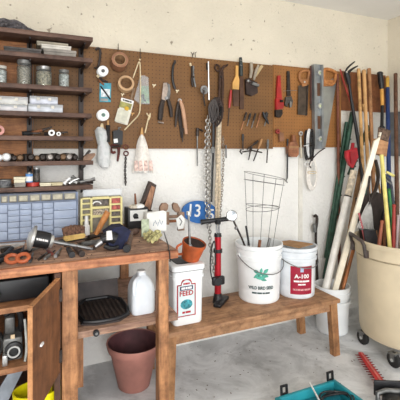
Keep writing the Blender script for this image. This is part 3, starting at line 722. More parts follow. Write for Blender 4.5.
# blue drawer organiser on the worktop
OY = 2.25; zT = TOP+.0006
t = T('drawer_organizer', 'pale blue small-parts drawer cabinet on the worktop under the shelves', 'drawer cabinet', (X(30, OY), OY+.08, zT))
obm = M('organiser blue', (156, 168, 190), .45, var=.05); odk = M('organiser frame', (128, 140, 164), .5)
xa, xb = X(-30, OY), X(78, OY); zt_ = 1.116
zr0 = Z(40, 201.5, OY)
t.part('frame', B().bx((xa, OY+.012, zT), (xb, OY+.16, zt_)).bx((xa, OY, zr0-.004), (xb, OY+.012, zr0)).bx((xa, OY, zT), (xb, OY+.012, zT+.006)).bx((xb-.004, OY, zT), (xb, OY+.012, zt_)), odk)
cols = [(-28, -8.5), (-8, 7.5), (8, 19.5), (20, 31.5), (32, 42.5), (43, 53.5), (54, 76.5)]
pullm = M('organiser pull', (172, 184, 204), .4, var=.04)
for ci, (a, c) in enumerate(cols):
    n = 4 if ci in (0, 1, 6) else 6
    if ci == 4: n = 5
    for k in range(n):
        h0 = zT+.008+(zr0-.006-zT-.008)*k/n; h1 = zT+.008+(zr0-.006-zT-.008)*(k+1)/n-.002
        f = t.part('drawer', B().bx((X(a, OY), OY+.001, h0), (X(c, OY)-.001, OY+.0115, h1), bev=.0015), obm)
        if ci > 1:
            xm = (X(a, OY)+X(c, OY))/2; wd = (X(c, OY)-X(a, OY))
            t.part('pull', B().bx((xm-wd*.32, OY-.006, h0+.002), (xm+wd*.32, OY+.0005, h0+.006)), pullm, under=f)
tcols = [(-14, 0), (0.8, 8), (8.6, 17.5), (18, 28.8), (29.4, 40.5), (41, 51.5), (52, 63.5), (64, 76)]
for a, c in tcols:
    f = t.part('drawer', B().bx((X(a, OY), OY+.001, zr0+.002), (X(c, OY)-.001, OY+.0115, zt_-.002), bev=.001), M('grey drawer', (126, 124, 118), .5))
    t.part('label_card', B().bx((X(a, OY)+.006, OY-.0006, zr0+.008), (X(c, OY)-.007, OY+.0006, zt_-.008)), M('dull label', (184, 178, 158), .7, var=.12, scale=60), under=f)
# ------------------------------------------------------------------ on the worktop
zT = TOP+.0006
def tp(px, py, h=0.): v = G(px, py, TOP); v.z = zT+h; return v
def at(px, py, px0, py0):
    """point seen at (px,py), straight above the plane through the spot (px0,py0) of the worktop"""
    return P(px, py, G(px0, py0, TOP).y)
# large flanged hub with a long rod
h0 = at(33, 238, 40, 255); Yh = h0.y
axd = (P(60, 242.4, Yh-.0)-P(33, 237.4, Yh)).normalized()
k = pxm(40, Yh)
t = T('flanged_hub', 'black cylinder with steel flange disc and long bright rod on the worktop', 'hub', tp(42, 251))
t.part('flange', B().lathe(h0, [(0, -.022), (.02, -.022), (12*k, -.008), (12.5*k, 0), (12*k, .004), (0, .004)], 30, axis=axd), lgt)
t.part('drum', B().lathe(h0+axd*.0045, [(0, 0), (8.2*k, 0), (8.2*k, 14*k), (7*k, 15*k), (0, 15*k)], 26, axis=axd), blk)
t.part('print', B().text('— —— — ——', h0+axd*8.5*k+Vector((0, -8.4*k, .006)), axd, Vector((0, -.25, 1)), 11*k, 2.0*k), tw, 'small white printed marks')
t.part('collar', B().lathe(h0+axd*15.2*k, [(0, 0), (6*k, 0), (6.8*k, 2*k), (6*k, 4*k), (3*k, 5*k), (0, 5*k)], 22, axis=axd), lgt)
t.part('rod', B().tube([h0+axd*20*k, h0+axd*60*k], 1.9*k, 12), stl)
t.part('rod_end', B().tube([h0+axd*60.2*k, h0+axd*63*k], 2.3*k, 12), drk)
# bristle brush
Yb = G(74, 241, TOP).y; kb = pxm(74, Yb)
t = T('bristle_brush', 'bench brush with brown bristles on a yellow wooden back', 'brush', tp(74, 241))
t.part('back', B().ws([(64, 236), (83, 233), (86, 235), (84, 238), (66, 241.5), (63.5, 239.5)], .04, Y=Yb), wood('yellow brush wood', (206, 168, 92), (228, 196, 124), 'x', 8))
rr = random.Random(5); b = B()
for i in range(13):
    for j in range(4):
        u = i/12; px = 64.5+19*u; yy = Yb-.036+.010*j
        b.tube([P(px, 236-3*u, yy), P(px-.5+rr.uniform(-1.2, 1.2), 226.5-1.8*u+1.4*abs(u-.5)*2+rr.uniform(-.8, .8), yy+rr.uniform(-.004, .004))], [.006, .0075], 5)
t.part('bristles', b, M('brown bristle', (112, 82, 66), .9, var=.4, scale=90))
# white nozzle
Yn = G(86, 236, TOP).y
t = T('white_nozzle', 'white conical nozzle standing between brush and yellow organizer', 'nozzle', tp(86, 235))
kn_ = pxm(86, Yn); c = tp(86.5, 235)
t.part('base', B().lathe(c, [(0, 0), (3.4*kn_, 0), (3.4*kn_, 9*kn_), (2.6*kn_, 10*kn_), (0, 10*kn_)], 16), wht)
t.part('tip', B().lathe(c+Vector((0, 0, 10.1*kn_)), [(0, 0), (2.2*kn_, 0), (1.6*kn_, 9*kn_), (0, 9.5*kn_)], 14), wht)
# yellow organizer with its compartments facing out
YO = 2.30; xo = lambda p: X(p, YO); zo = lambda p: Z(101, p, YO)
yo = M('pale yellow frame', (224, 212, 150), .5, var=.08)
t = T('compartment_organizer', 'yellow framed compartment organizer standing upright behind the hammer', 'organizer', ((xo(81)+xo(122))/2, YO+.03, zT))
t.part('back', B().bx((xo(81), YO+.03, zT), (xo(122), YO+.05, zo(197))), M('smoky plastic', (132, 126, 114), .4, var=.2, scale=25))
fr = B()
for p in (81.5, 91.5, 110.5, 121.5): fr.bx((xo(p)-.0055, YO, zT), (xo(p)+.0055, YO+.029, zo(198)))
t.part('upright_divider', fr, yo)
fr = B()
for y in (198, 207.5, 216): fr.bx((xo(92)+.0035, YO+.002, zo(y)-.007), (xo(110)-.0035, YO+.029, zo(y)+.006))
for y in (198, 205, 211.5, 218, 224): fr.bx((xo(111)+.003, YO+.002, zo(y)-.005), (xo(121)-.003, YO+.029, zo(y)+.004))
for y in (198, 203, 208.5, 214, 219.5, 225): fr.bx((xo(82)+.003, YO+.002, zo(y)-.004), (xo(91)-.003, YO+.029, zo(y)+.004))
t.part('cross_divider', fr, yo)
t.part('clear_lid', B().bx((xo(84), YO+.032, zo(196.5)), (xo(123), YO+.05, zo(190))), clc)
redb = M('red connectors', (176, 92, 84), .6, var=.35, scale=70); dkb = M('dark hardware', (92, 84, 78), .6, var=.5, scale=60)
for (a, c, y0, y1, m_) in ((112, 120.5, 199, 204, redb), (112, 120.5, 206.5, 210.5, redb), (112, 120.5, 213, 217, dkb), (112, 120.5, 219, 223, dkb), (93.5, 109, 200, 206, dkb), (93.5, 109, 209.5, 215, mixn)):
    t.part('compartment_fill', B().bx((xo(a), YO+.012, zo(y1)), (xo(c), YO+.0295, zo(y0))), m_)
t.part('white_hook', B().tube([P(97+4*math.cos(a), 204.2-2.6*math.sin(a), YO+.006) for a in [PI*j/8 for j in range(9)]], .004, 6), wht)
# hammer with orange wooden handle
a_, c_ = at(108, 211.5, 92, 240), at(95, 236, 92, 240); kk = pxm(100, a_.y)
t = T('claw_hammer', 'hammer with an upright orange wooden handle leaning on the yellow organizer', 'hammer', c_)
t.part('handle', B().tube([a_, a_*.75+c_*.25, a_*.3+c_*.7, c_], [3.1*kk, 3.3*kk, 2.6*kk, 2.2*kk], 12), orw)
t.part('head', B().tube([c_+Vector((-.035, -.02, -.0)), c_, c_+Vector((.045, .0, .006)), c_+Vector((.075, .0, -.004))], [.012, .012, .009, .004], 10, smooth=1), drk)
# black-grey metal bar beneath it
q0, q1 = tp(82, 247), tp(106, 243)
for v in (q0, q1): v.z += .0125
one('pry_bar', B().tube([q0, q0*.5+q1*.5, q1], [.012, .0125, .0075], 8, flat=.8), gry, 'grey pry bar lying in front of the yellow organizer', 'pry bar')
# dark blue drill cloth bundle with white cap
nav = M('navy cloth', (30, 34, 60), .85, var=.3, scale=40)
Yd = G(118, 247, TOP).y
t = T('cordless_drill', 'black and navy drill lying on the worktop with a white cap', 'drill', tp(118, 247))
t.part('grip_cloth', B().prism([P(x, y, Yd-.05) for x, y in ((110, 249.5), (124, 250), (131, 231), (124, 226.5), (115, 227.5), (106, 234))], (0, .09, 0)), nav)
t.part('body', B().tube([P(101, 240, Yd-.05), P(109, 236, Yd-.05), P(116, 239, Yd-.055)], [.018, .03, .026], 12), blk)
t.part('chuck', B().tube([P(95, 247, Yd-.06), P(101, 242, Yd-.05)], [.01, .017], 10), stl)
t.part('cap', B().tube([P(109, 231, Yd-.075), P(109.5, 240, Yd-.085)], [.013, .015], 12), wht, 'white cap')
t.part('guard', B().tube([P(104, 246, Yd-.06), P(112, 249, Yd-.07), P(118, 247, Yd-.06)], .010, 8, smooth=1), blk)
# boxes at the right rear
bs = M('box black', (34, 34, 36), .5); bw = M('box white', (232, 232, 228), .6, var=.06)
def carton(x0, x1, y0, y1, d, nm, lb, m_, ct='box'):
    Yc = G((x0+x1)/2, y1, TOP).y; a, c = X(x0, Yc), X(x1, Yc); z1 = Z((x0+x1)/2, y0, Yc)
    t = T(nm, lb, ct, ((a+c)/2, Yc+d/2, zT))
    t.part('body', B().bx((a, Yc, zT), (c, Yc+d, z1), bev=.0015), m_)
    return t, Yc, a, c, z1
t, Yc, a, c, z1 = carton(128, 148, 208, 229, .09, 'tool_box', 'black carton with a white picture label on the worktop', bs)
t.part('label', B().bx((a+.012, Yc-.001, z1-.075), (c-.004, Yc-.0001, z1-.012)), bw, 'white front label')
t.part('picture', B().lathe((a+.045, Yc-.0012, z1-.046), [(0, 0), (.016, 0), (.016, .0006), (0, .0006)], 16, axis=(0, -1, 0)).bx((a+.035, Yc-.0018, z1-.062), (a+.062, Yc-.0012, z1-.052)), blk)
zb2 = z1
t, Yc, a, c, z1 = carton(147, 166.5, 213, 231.5, .07, 'white_carton', 'white carton with scribbled grey marks in front of the black carton', bw)
b = B()
for k_, (u, v) in enumerate(((.34, .42), (.45, .5), (.56, .4), (.66, .52), (.77, .45))): b.box((a+(c-a)*u, Yc-.0008, zT+(z1-zT)*v), (.004, .0006, .024), rot=Matrix.Rotation((.3, -.4, .2, -.2, .4)[k_], 3, 'Y'))
t.part('scribble', b, M('grey ink', (150, 160, 176), .6))
t.part('flap', B().prism([(a, Yc, z1+.0005), (c, Yc, z1+.0005), (c, Yc+.0, z1+.004), (c-.02, Yc, z1+.012), (a, Yc, z1+.003)], (0, .003, 0)), bw)
Yg = G(148, 236, TOP).y
one('pale_green_tag', B().bx((X(141, Yg), Yg-.012, zT), (X(148.5, Yg), Yg-.002, Z(145, 219, Yg)), bev=.001), M('pale green card', (176, 186, 160), .7, var=.25, scale=50), 'pale green card propped at the left corner of the white carton', 'card')
# stuff on the black carton
cx_ = X(137, 2.1); 
Yk = G(137, 231, TOP).y
for i, (px, r, m_, lb) in enumerate(((133, 3.4, M('putty lump', (196, 186, 168), .8, var=.2, scale=60), 'putty coloured rag on the left of the black carton'), (139.5, 3.6, bw, 'white crumpled paper on the right of the black carton'))):
    k_ = pxm(px, Yk+.03); o = Vector((X(px, Yk+.035), Yk+.035, zb2+.0006))
    b = B(); tm = bmesh.new(); bmesh.ops.create_icosphere(tm, subdivisions=2, radius=1); r2 = random.Random(i)
    for v in tm.verts: v.co *= r2.uniform(.8, 1.15)
    b.merge(tm, lambda v: o+Vector((v.x*r*k_*1.3, v.y*r*k_, (max(v.z, -.75)+.75)*r*k_*.75)))
    one(('rag', 'crumpled_paper')[i], b, m_, lb, ('rag', 'paper')[i], loc=o)
t = T('paint_brush', 'small brown brush standing up behind the black carton', 'brush', Vector((X(135.5, 2.405), 2.405, zT)))
p, q = P(136, 208, 2.405), P(135, 193.5, 2.405)
t.part('handle', B().tube([Vector((p.x, p.y, zT)), p, q], [.008, .009, .005], 8), brn); t.part('ferrule', B().tube([p+Vector((0, 0, -.02)), p], .0105, 10), M('copper ferrule', (150, 110, 84), .4, .5))
# leaning board with a wood inlay
Yl = 2.42
t = T('hand_saw_block', 'dark framed wooden block leaning back against the wall behind the boxes', 'wood block', (X(148, Yl), Yl, zT))
pp = [(150.5, 181.5), (156.5, 185), (150, 214), (140.5, 207)]
lo = G(147, 226, TOP)
b = B().ws(pp+[(139, 212)], .05, Y=2.45); t.part('frame', b, M('dark frame wood', (66, 50, 42), .6, var=.3))
t.part('inlay', B().ws([(151.5, 185.5), (155, 187.5), (150, 210), (144.5, 206)], .004, Y=2.399), wood('inlay wood', (140, 96, 70), (180, 134, 102), 'z', 8))
t.part('foot', B().bx((X(141, 2.45), 2.40, zT), (X(150, 2.45), 2.45, Z(145, 209.6, 2.45))), MATS['dark frame wood'])
# wooden clamp with two paddles and a white tag
Yc = G(168, 228, TOP).y+.12
pad = M('taupe wood paddle', (140, 112, 92), .6, var=.2, scale=25)
t = T('wooden_clamp', 'wooden clamp with two rounded paddles beside the blue oval sign', 'clamp', (X(170, Yc), Yc, zT))
t.part('paddle', B().ws([(160.5, 211.5), (160.3, 207), (162.5, 203.6), (166.5, 203), (168.5, 205), (168, 209), (165.5, 212.5)], .025, Y=Yc), pad)
t.part('paddle', B().ws([(176.5, 212.5), (173.5, 209.5), (172.8, 205), (174.5, 202.8), (177.5, 203.5), (180, 208), (180.3, 212)], .025, Y=Yc), pad)
t.part('screw', B().wt([(164, 217), (183, 216)], 1.6, off=.012, Y=Yc), pad); t.part('screw', B().wt([(164, 221.5), (184, 220.5)], 1.5, off=.012, Y=Yc), brn)
t.part('jaw', B().bx((X(162, Yc), Yc-.025, zT), (X(168, Yc), Yc, Z(165, 212, Yc))), pad)
t.part('jaw', B().bx((X(177, Yc), Yc-.025, Z(179, 230, Yc)), (X(183, Yc), Yc, Z(179, 212, Yc))), pad)
Yt = Yc-.03
t = T('white_tag', 'white hexagon tag with an arrow hanging at the worktop corner', 'tag', P(180, 229, Yt))
t.part('card', B().ws([(176, 219), (181.5, 214.5), (185, 219), (183.5, 228.5), (178, 229.5)], .002, Y=Yt), bw)
t.part('arrow', B().wt([(179.5, 218), (182, 221.5), (180, 225.5)], .5, off=.0035, Y=Yt, seg=6), gry)
# brown mallet in front
p, q = tp(131.5, 236), tp(127, 252)
for v in (p, q): v.z += .018
t = T('leather_mallet', 'brown wooden mallet handle with a dark end at the worktop front', 'mallet', tp(128, 248))
t.part('handle', B().tube([p, p*.5+q*.5, q], [.011, .015, .017], 10), M('umber wood', (98, 76, 66), .6, var=.3, scale=30)); t.part('end_cap', B().tube([q, q+(q-p).normalized()*.02], [.0185, .017], 12), blk)
p2, q2 = tp(127, 237), tp(137, 234)
for v in (p2, q2): v.z += .017
t.part('head', B().tube([p2, q2], .0165, 10), MATS['umber wood'])
# glove heap
b = B(); rr = random.Random(9)
for (p0, p1) in (((145, 240), (152, 235)), ((148, 243), (156, 238)), ((152, 244), (159, 240)), ((156, 242), (161, 238)), ((144, 237), (150, 233.5)), ((153, 237), (160, 235))):
    u, v = tp(*p0), tp(*p1); u.z += .011; v.z += .016; b.tube([u, u*.5+v*.5+Vector((0, 0, .01)), v], [.010, .012, .009], 8, smooth=1, flat=.8)
one('work_glove', b, M('yellow green cloth', (186, 180, 128), .9, var=.4, scale=55), 'crumpled yellowish work glove before the white carton', 'glove')
# black cord over the worktop edge
pts = [tp(164, 233, .004), tp(166, 240, .004), tp(169, 248, .004), tp(170.5, 252.5, .004)]
e_ = Vector((pts[-1].x+.004, 1.7325, TOP+.002)); pts[-1] = Vector((pts[-1].x, 1.739, TOP+.0045)); pts += [e_, e_+Vector((.002, -.001, -.05))]
one('charging_cable', B().tube(pts, .003, 6, smooth=1), blk, 'thin black cord running off the front of the worktop', 'cable')
# small tools along the front edge
orr = M('orange grip', (168, 86, 50), .5, var=.12)
t = T('orange_scissors', 'shears with orange grips at the left front of the worktop', 'shears', tp(18, 262))
u = tp(12, 264); v = tp(23, 263)
def loop(c, rx, ry, r, rz): return B().tube([c+Vector((rx*math.cos(a)*math.cos(rz)-ry*math.sin(a)*math.sin(rz), rx*math.cos(a)*math.sin(rz)+ry*math.sin(a)*math.cos(rz), .021+.9*ry*math.sin(a))) for a in [2*PI*j/16 for j in range(16)]], r, 8, closed=True)
t.part('grip', loop(u, .023, .014, .008, .3), orr); t.part('grip', loop(v, .023, .014, .008, -.2), orr)
c0 = (u+v)/2+Vector((0, .03, .010)); c1 = tp(29, 252, .02)
t.part('blade', B().tube([c0, c1], [.010, .003], 6, flat=.4), drk); t.part('blade', B().tube([c0+Vector((.01, 0, .004)), tp(24, 251, .024)], [.010, .003], 6, flat=.4), drk); t.part('pivot', B().lathe(c0+Vector((.003, 0, .006)), [(0, 0), (.006, 0), (.006, .008), (0, .008)], 12), stl)
def stick(nm, lb, p0, p1, r, m1, m2, ct=None, split=.5, h=0.):
    u, v = tp(*p0), tp(*p1); u.z += r+h; v.z += r+h
    t = T(nm, lb, ct or nm.replace('_', ' '), u)
    m_ = u*(1-split)+v*split
    t.part('handle', B().tube([u, u*.6+m_*.4, m_], [r*.85, r, r*.75], 10), m1); t.part('blade', B().tube([m_, v], [r*.6, r*.45], 8), m2)
    return t
stick('metal_file', 'thin steel file lying under the hub, leftmost of two', (38.5, 261), (49, 252.5), .006, drk, gry, 'file')
stick('metal_file', 'thin steel file lying under the rod, right of the other', (45, 260.5), (55, 252), .007, gry, drk, 'file')
stick('nail_punch', 'short steel punch lying under the middle of the rod', (55.5, 258.5), (61.5, 250), .009, stl, gry, 'punch')
for i, (p0, p1, r, lb) in enumerate((((72, 258), (68.5, 252), .0125, 'dark stubby socket at the worktop front, left of a pair'), ((82, 257), (75, 250), .0125, 'longer rusty socket at the worktop front, right of a pair'))):
    u, v = tp(*p0, r), tp(*p1, r); t = T('deep_socket', lb, 'socket', tp(*p0))
    t.part('barrel', B().tube([u, v], [r, r*.92], 12), (drk, M('rusty steel', (92, 74, 66), .55, .4, var=.3, scale=50))[i]); t.part('rim', B().tube([u+(u-v).normalized()*.0015, u+(v-u)*.12], r*1.08, 12), (blk, drk)[i])
t = stick('screwdriver', 'black screwdriver lying at the far left of the worktop', (-4, 262), (22, 251), .012, blk, drk, 'screwdriver')
t = stick('steel_chisel', 'dark chisel lying behind the orange shears', (8, 256), (36, 251), .010, blk, gry, 'chisel')
t = stick('slip_pliers', 'dark pliers with pale jaws at the left of the worktop', (2, 254), (19, 248.5), .013, drk, lgt, 'pliers')
t.part('handle', B().tube([tp(4, 258, .010), tp(12, 251, .012)], [.009, .010], 8), blk)
t = stick('long_rasp', 'dark rasp lying behind the rod beside the brush', (58, 243), (92, 240), .009, blk, drk, 'rasp', h=.0)
stick('black_spanner', 'black spanner lying behind the rod end', (78, 246), (104, 241.5), .0085, drk, blk, 'spanner')
stick('ratchet_wrench', 'black ratchet lying under the hub flange', (20, 257), (40, 250), .012, blk, gry, 'ratchet')
stick('combination_spanner', 'grey spanner lying behind the slip pliers', (-2, 250), (24, 246), .007, gry, lgt, 'spanner')
stick('screwdriver', 'dark red handled screwdriver lying under the hub drum', (52, 256), (44, 249), .008, M('dark red grip', (120, 56, 44), .5), gry, 'screwdriver')
stick('black_pliers', 'black pliers lying at the left frame edge of the worktop', (-6, 268), (10, 258), .012, blk, drk, 'pliers')
stick('drill_bit', 'short dark drill bit in front of the brush', (64, 247), (72, 246), .006, drk, gry, 'drill bit')
stick('wrench', 'dark wrench between brush and yellow organizer', (86, 242), (98, 236), .010, drk, gry, 'wrench')
u, v = tp(-8, 246), tp(25, 243.5)
one('steel_rule', B().box((u+v)/2+Vector((0, 0, .003)), ((v-u).length, .022, .006), rz=math.atan2(v.y-u.y, v.x-u.x)), lgt, 'bright steel rule in front of the blue drawers', 'rule')
stick('putty_knife', 'dark putty knife lying by the shears, nearest the worktop edge', (30, 263.5), (33, 255), .008, blk, gry, 'putty knife', .4)
b = B(); rr = random.Random(12)
for _ in range(90):
    px = rr.uniform(2, 165); py = 268-(px/168)*17-rr.random()*20; b.ball(tp(px, py, .0012), rr.uniform(.0015, .004), seg=6, sz=(1, 1, .5))
one('sawdust', b, M('dark grit', (84, 66, 54), .9, var=.4), 'loose grit and shavings scattered over the worktop', 'grit', kind='stuff')

# ------------------------------------------------------------------ under the worktop
zL = LOW+.0006
def lp(px, py, h=0.): v = G(px, py, LOW); v.z = zL+h; return v
jm = M('milky jug', (222, 228, 234), .35, var=.04)
c = lp(140, 315); c.y += .05; c.x += .02
t = T('water_jug', 'milky white plastic gallon jug on the workbench lower shelf', 'jug', c)
def rsq(w_, z, f=1.): r = w_*.42; return sq(c.x-w_, c.x+w_, c.y-w_, c.y+w_, z, r, 6)
k = .058
t.part('body', loft(B(), [rsq(k*.92, zL), rsq(k, zL+.012), rsq(k, zL+.10), rsq(k*.96, zL+.12), rsq(k*.82, zL+.145), rsq(k*.58, zL+.168), rsq(k*.38, zL+.178), rsq(k*.34, zL+.19)]), jm)
t.part('cap', B().lathe((c.x, c.y, zL+.1905), [(0, 0), (.021, 0), (.021, .008), (0, .009)], 18), wht)
t.part('handle', B().tube([(c.x-.02, c.y-.032, zL+.176), (c.x-.045, c.y-.052, zL+.168), (c.x-.052, c.y-.060, zL+.14), (c.x-.05, c.y-.058, zL+.10)], .010, 10, smooth=2), jm)
dkt = M('dark tray', (60, 52, 50), .6, var=.25)
t = T('ribbed_tray', 'dark ribbed plastic tray on the lower shelf left of the jug', 'tray', lp(98, 318))
p = [lp(77, 331), lp(94, 334), lp(117, 321), lp(125, 313)]
a0_, a1_ = X(80, 1.86), X(123, 2.0)
xa, xb, ya, yb_ = .255, .485, 1.83, 2.12
t.part('base', B().prism([(xa, ya+.03, zL), (xa+.06, ya, zL), (xb-.06, ya, zL), (xb, ya+.05, zL), (xb, yb_, zL), (xa, yb_, zL)], (0, 0, .008)), dkt)
t.part('rim', B().tube([(xa, ya+.03, zL+.016), (xa+.06, ya, zL+.016), (xb-.06, ya, zL+.016), (xb, ya+.05, zL+.016), (xb, yb_, zL+.016), (xa, yb_, zL+.016)], .009, 8, closed=True, smooth=1), blk)
for i in range(9): t.part('rib', B().bx((xa+.025+i*.022, ya+.03, zL+.0085), (xa+.032+i*.022, yb_-.02, zL+.016)), M('grey rib', (74, 64, 58), .6))
t.part('back', B().box(((xa+xb)/2, yb_+.02, zL+.05), (xb-xa, .012, .10), rot=Matrix.Rotation(-.25, 3, 'X')), dkt)
t = T('shelf_stop', 'small black knob on the front edge of the lower shelf', 'knob', P(96, 331, 1.78))
o = P(96, 332.5, 1.795)
t.part('disc', B().lathe(o, [(0, 0), (.014, 0), (.014, .012), (0, .012)], 16, axis=(0, -1, 0)), blk); t.part('hub', B().lathe(o+Vector((0, -.0125, 0)), [(0, 0), (.006, 0), (.006, .004), (0, .004)], 12, axis=(0, -1, 0)), gry)
# pot on the floor
pot = M('dusty pink plastic', (172, 118, 106), .6, var=.12, scale=8)
c = G(131.5, 394, 0); c.y += .075; c.x += .034; c.z = .0005
t = T('plant_pot', 'large dusty pink plastic plant pot on the floor under the workbench', 'pot', c)
t.part('body', B().lathe(c, [(0, 0), (.082, 0), (.089, .006), (.134, .206), (.136, .21), (.146, .214), (.156, .25), (.154, .256), (.148, .255), (.132, .214), (.085, .012), (0, .012)], 44), [pot])
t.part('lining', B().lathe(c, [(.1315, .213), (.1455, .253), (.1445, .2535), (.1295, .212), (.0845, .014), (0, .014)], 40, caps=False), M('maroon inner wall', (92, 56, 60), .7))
# ------------------------------------------------------------------ hung on the pegboards
W = lambda x, y, off=0.: P(x, y, BOARD-off)
pk = lambda px, off=0.: pxm(px, BOARD-off)
tapeb = M('brown tape', (150, 106, 80), .45, var=.12); tapel = M('buff tape', (196, 160, 122), .5, var=.1); core = M('card core', (176, 140, 104), .8)
def roll(px, py, ro, ri, h, nm, lb, m1, m2, ct='tape', ax=(-.10, -1, .22), off=.012):
    c = W(px, py, off+h); k = pk(px, off+h); a = Vector(ax).normalized(); s = c-a*h
    t = T(nm, lb, ct, c)
    t.part('band', B().ring(s, ri*1.12*k, ro*k, h, 30, a), m1); t.part('core', B().ring(s-a*.0008, ri*k, ri*1.115*k, h+.0016, 30, a), m2)
    return t
roll(120, 59.5, 8.2, 5.2, .075, 'packing_tape_roll', 'upper brown roll of packing tape hung on the pegboard', tapeb, core)
roll(126.3, 83, 8, 5.6, .05, 'masking_tape_roll', 'lower buff roll of masking tape hung on the pegboard', tapel, core)
for (px, py, r, lb) in ((103, 71, 5.2, 'upper white wire spool at the left of the pegboard'), (103.3, 115, 5.8, 'lower white wire spool with a green dot, left of the pegboard')):
    k = pk(px, .05); c = W(px, py, .05); t = T('wire_spool', lb, 'spool', c)
    t.part('flange', B().ring(c, r*.33*k, r*k, .004, 26, (-.05, -1, .05)), wht); t.part('flange', B().ring(c+Vector((0, .038, 0)), r*.33*k, r*k, .004, 26, (-.05, -1, .05)), wht)
    t.part('winding', B().lathe(c+Vector((0, .0005, 0)), [(0, 0), (r*.62*k, 0), (r*.62*k, .032), (0, .032)], 20, axis=(0, 1, 0)), gry)
    t.part('hub', B().ring(c+Vector((0, -.0005, 0)), r*.18*k, r*.32*k, .006, 16, (-.05, -1, .05)), (M('green hub', (70, 130, 110), .5) if py > 100 else blk))
# blister packs
teal = M('teal card', (66, 150, 168), .5, var=.25, scale=30)
def rotrect(x0, y0, x1, y1, a, cx=None, cy=None):
    cx = (x0+x1)/2; cy = (y0+y1)/2; o = []
    for x, y in ((x0, y0), (x1, y0), (x1, y1), (x0, y1)):
        dx, dy = x-cx, y-cy; o.append((cx+dx*math.cos(a)-dy*math.sin(a), cy+dx*math.sin(a)+dy*math.cos(a)))
    return o
t = T('blister_pack', 'teal and white blister pack on the pegboard below the upper spool', 'package', W(106, 102))
t.part('card', B().ws(rotrect(99.5, 83, 111, 102, .02), .003, .006), teal)
t.part('photo', B().ws(rotrect(101, 89, 110, 97, .02), .0008, .0095), M('white blue print', (206, 226, 234), .5, var=.3, scale=45)); t.part('text_band', B().ws(rotrect(100.5, 98.5, 108, 101, .05), .0008, .0095), M('grey print band', (150, 150, 146), .5))
t.part('black_tool', B().wt([(100.5, 86), (105, 92), (110.5, 99.5)], .8, .0125), blk)
t = T('seed_packet', 'tilted white and yellow packet below the buff tape roll', 'packet', W(124, 124))
A_ = .27
t.part('card', B().ws(rotrect(118.5, 99.5, 131, 124, A_), .003, .008), M('off white card', (222, 218, 204), .55, var=.06))
t.part('title_band', B().ws(rotrect(120.8, 99.2, 133.6, 102, A_), .0008, .0115), wht); t.part('print', B().text('— ——— —', W(127.2, 101, .013), X(131, BOARD)*Vector((0, 0, 0))+(W(133, 102.4)-W(122, 99.3)), (0, 0, 1), 9*pk(127), 1.5*pk(127)), blk)
t.part('yellow_picture', B().ws(rotrect(119.5, 102.6, 131.5, 108.5, A_), .0008, .0115), M('olive print', (150, 146, 84), .5, var=.3, scale=40)); t.part('yellow_spot', B().lathe(W(126.6, 108.6, .0125), [(0, 0), (2.3*pk(126), 0), (1.8*pk(126), .004), (0, .005)], 16, axis=(0, -1, 0)), yel)
t.part('pouch', B().ws(rotrect(116.2, 109.5, 127.5, 122.5, A_), .010, .0115), M('pouch plastic', (206, 204, 186), .3, var=.1, scale=30))
t = T('bagged_part', 'clear bag with a green label hung beside the cream cord', 'bag', W(143, 104))
t.part('green_label', B().ws([(141, 86), (148.5, 86), (149.3, 103), (140, 102.5)], .003, .006), M('leaf green label', (96, 140, 78), .5, var=.35, scale=40))
t.part('black_fitting', B().wt([(140.5, 97), (144, 94), (143, 99), (146, 101)], 1.0, .013, smooth=1), blk)
t.part('bag', B().ws([(140.5, 76), (144, 75), (148.5, 77.5), (149.8, 104), (139.8, 104), (134.5, 99)], .018, .0175), clr)
# cords
t = T('cream_cord', 'long cream cord looped over a pegboard hook and trailing down', 'cord', W(140, 60))
t.part('strand', B().wt([(133, 78), (136.5, 68), (139.7, 59.5), (140.3, 70), (140.5, 88), (140.3, 108), (139, 115), (133, 121), (124.5, 130)], .65, .042, smooth=2), crm)
t.part('knot', B().ball(W(139.9, 59.5, .042), .007), crm)
for px, py, py2, lb in ((118.2, 43.5, 50, 'bare wire hook over the upper tape roll at the board edge'), (140.2, 48.5, 59, 'bare wire hook at the board edge above the cream cord')):
    one('wire_hook', B().wt([(px, py), (px, py2)], .35, .002).tube([W(px, py2, .002), W(px, py2, .05), W(px, py2-1.5, .056)], .002, 6), drk, lb, 'hook', loc=W(px, py2))
one('wire_hook', B().wt([(192.5, 58), (192.5, 54), (190.8, 52)], .35, .002).wt([(192.5, 56), (194, 52)], .35, .002).wt([(195.5, 57), (195, 53), (196.5, 52)], .35, .002), drk, 'forked wire hook at the board edge above the dark nippers', 'hook', loc=W(193, 57))
peg = M('cream plastic peg', (226, 212, 180), .5)
for i, (px, py, lb) in enumerate(((154, 85.5, 'cream plastic peg right of the clear bag'), (122.5, 94.5, 'cream plastic peg left of the white and yellow packet top'), (132.5, 113.8, 'tan clip at the right edge of the white and yellow packet'), (177.2, 91, 'cream peg under the curved dark knife'))):
    one('plastic_peg', B().wt([(px-1.5, py-1), (px, py), (px+1.6, py-.8)], .7, .012).wt([(px, py), (px-.4, py+1.8)], .6, .012).tube([W(px, py, .012), W(px, py, -.0)], .003, 6), (peg, peg, tan, peg)[i], lb, 'peg', loc=W(px, py))
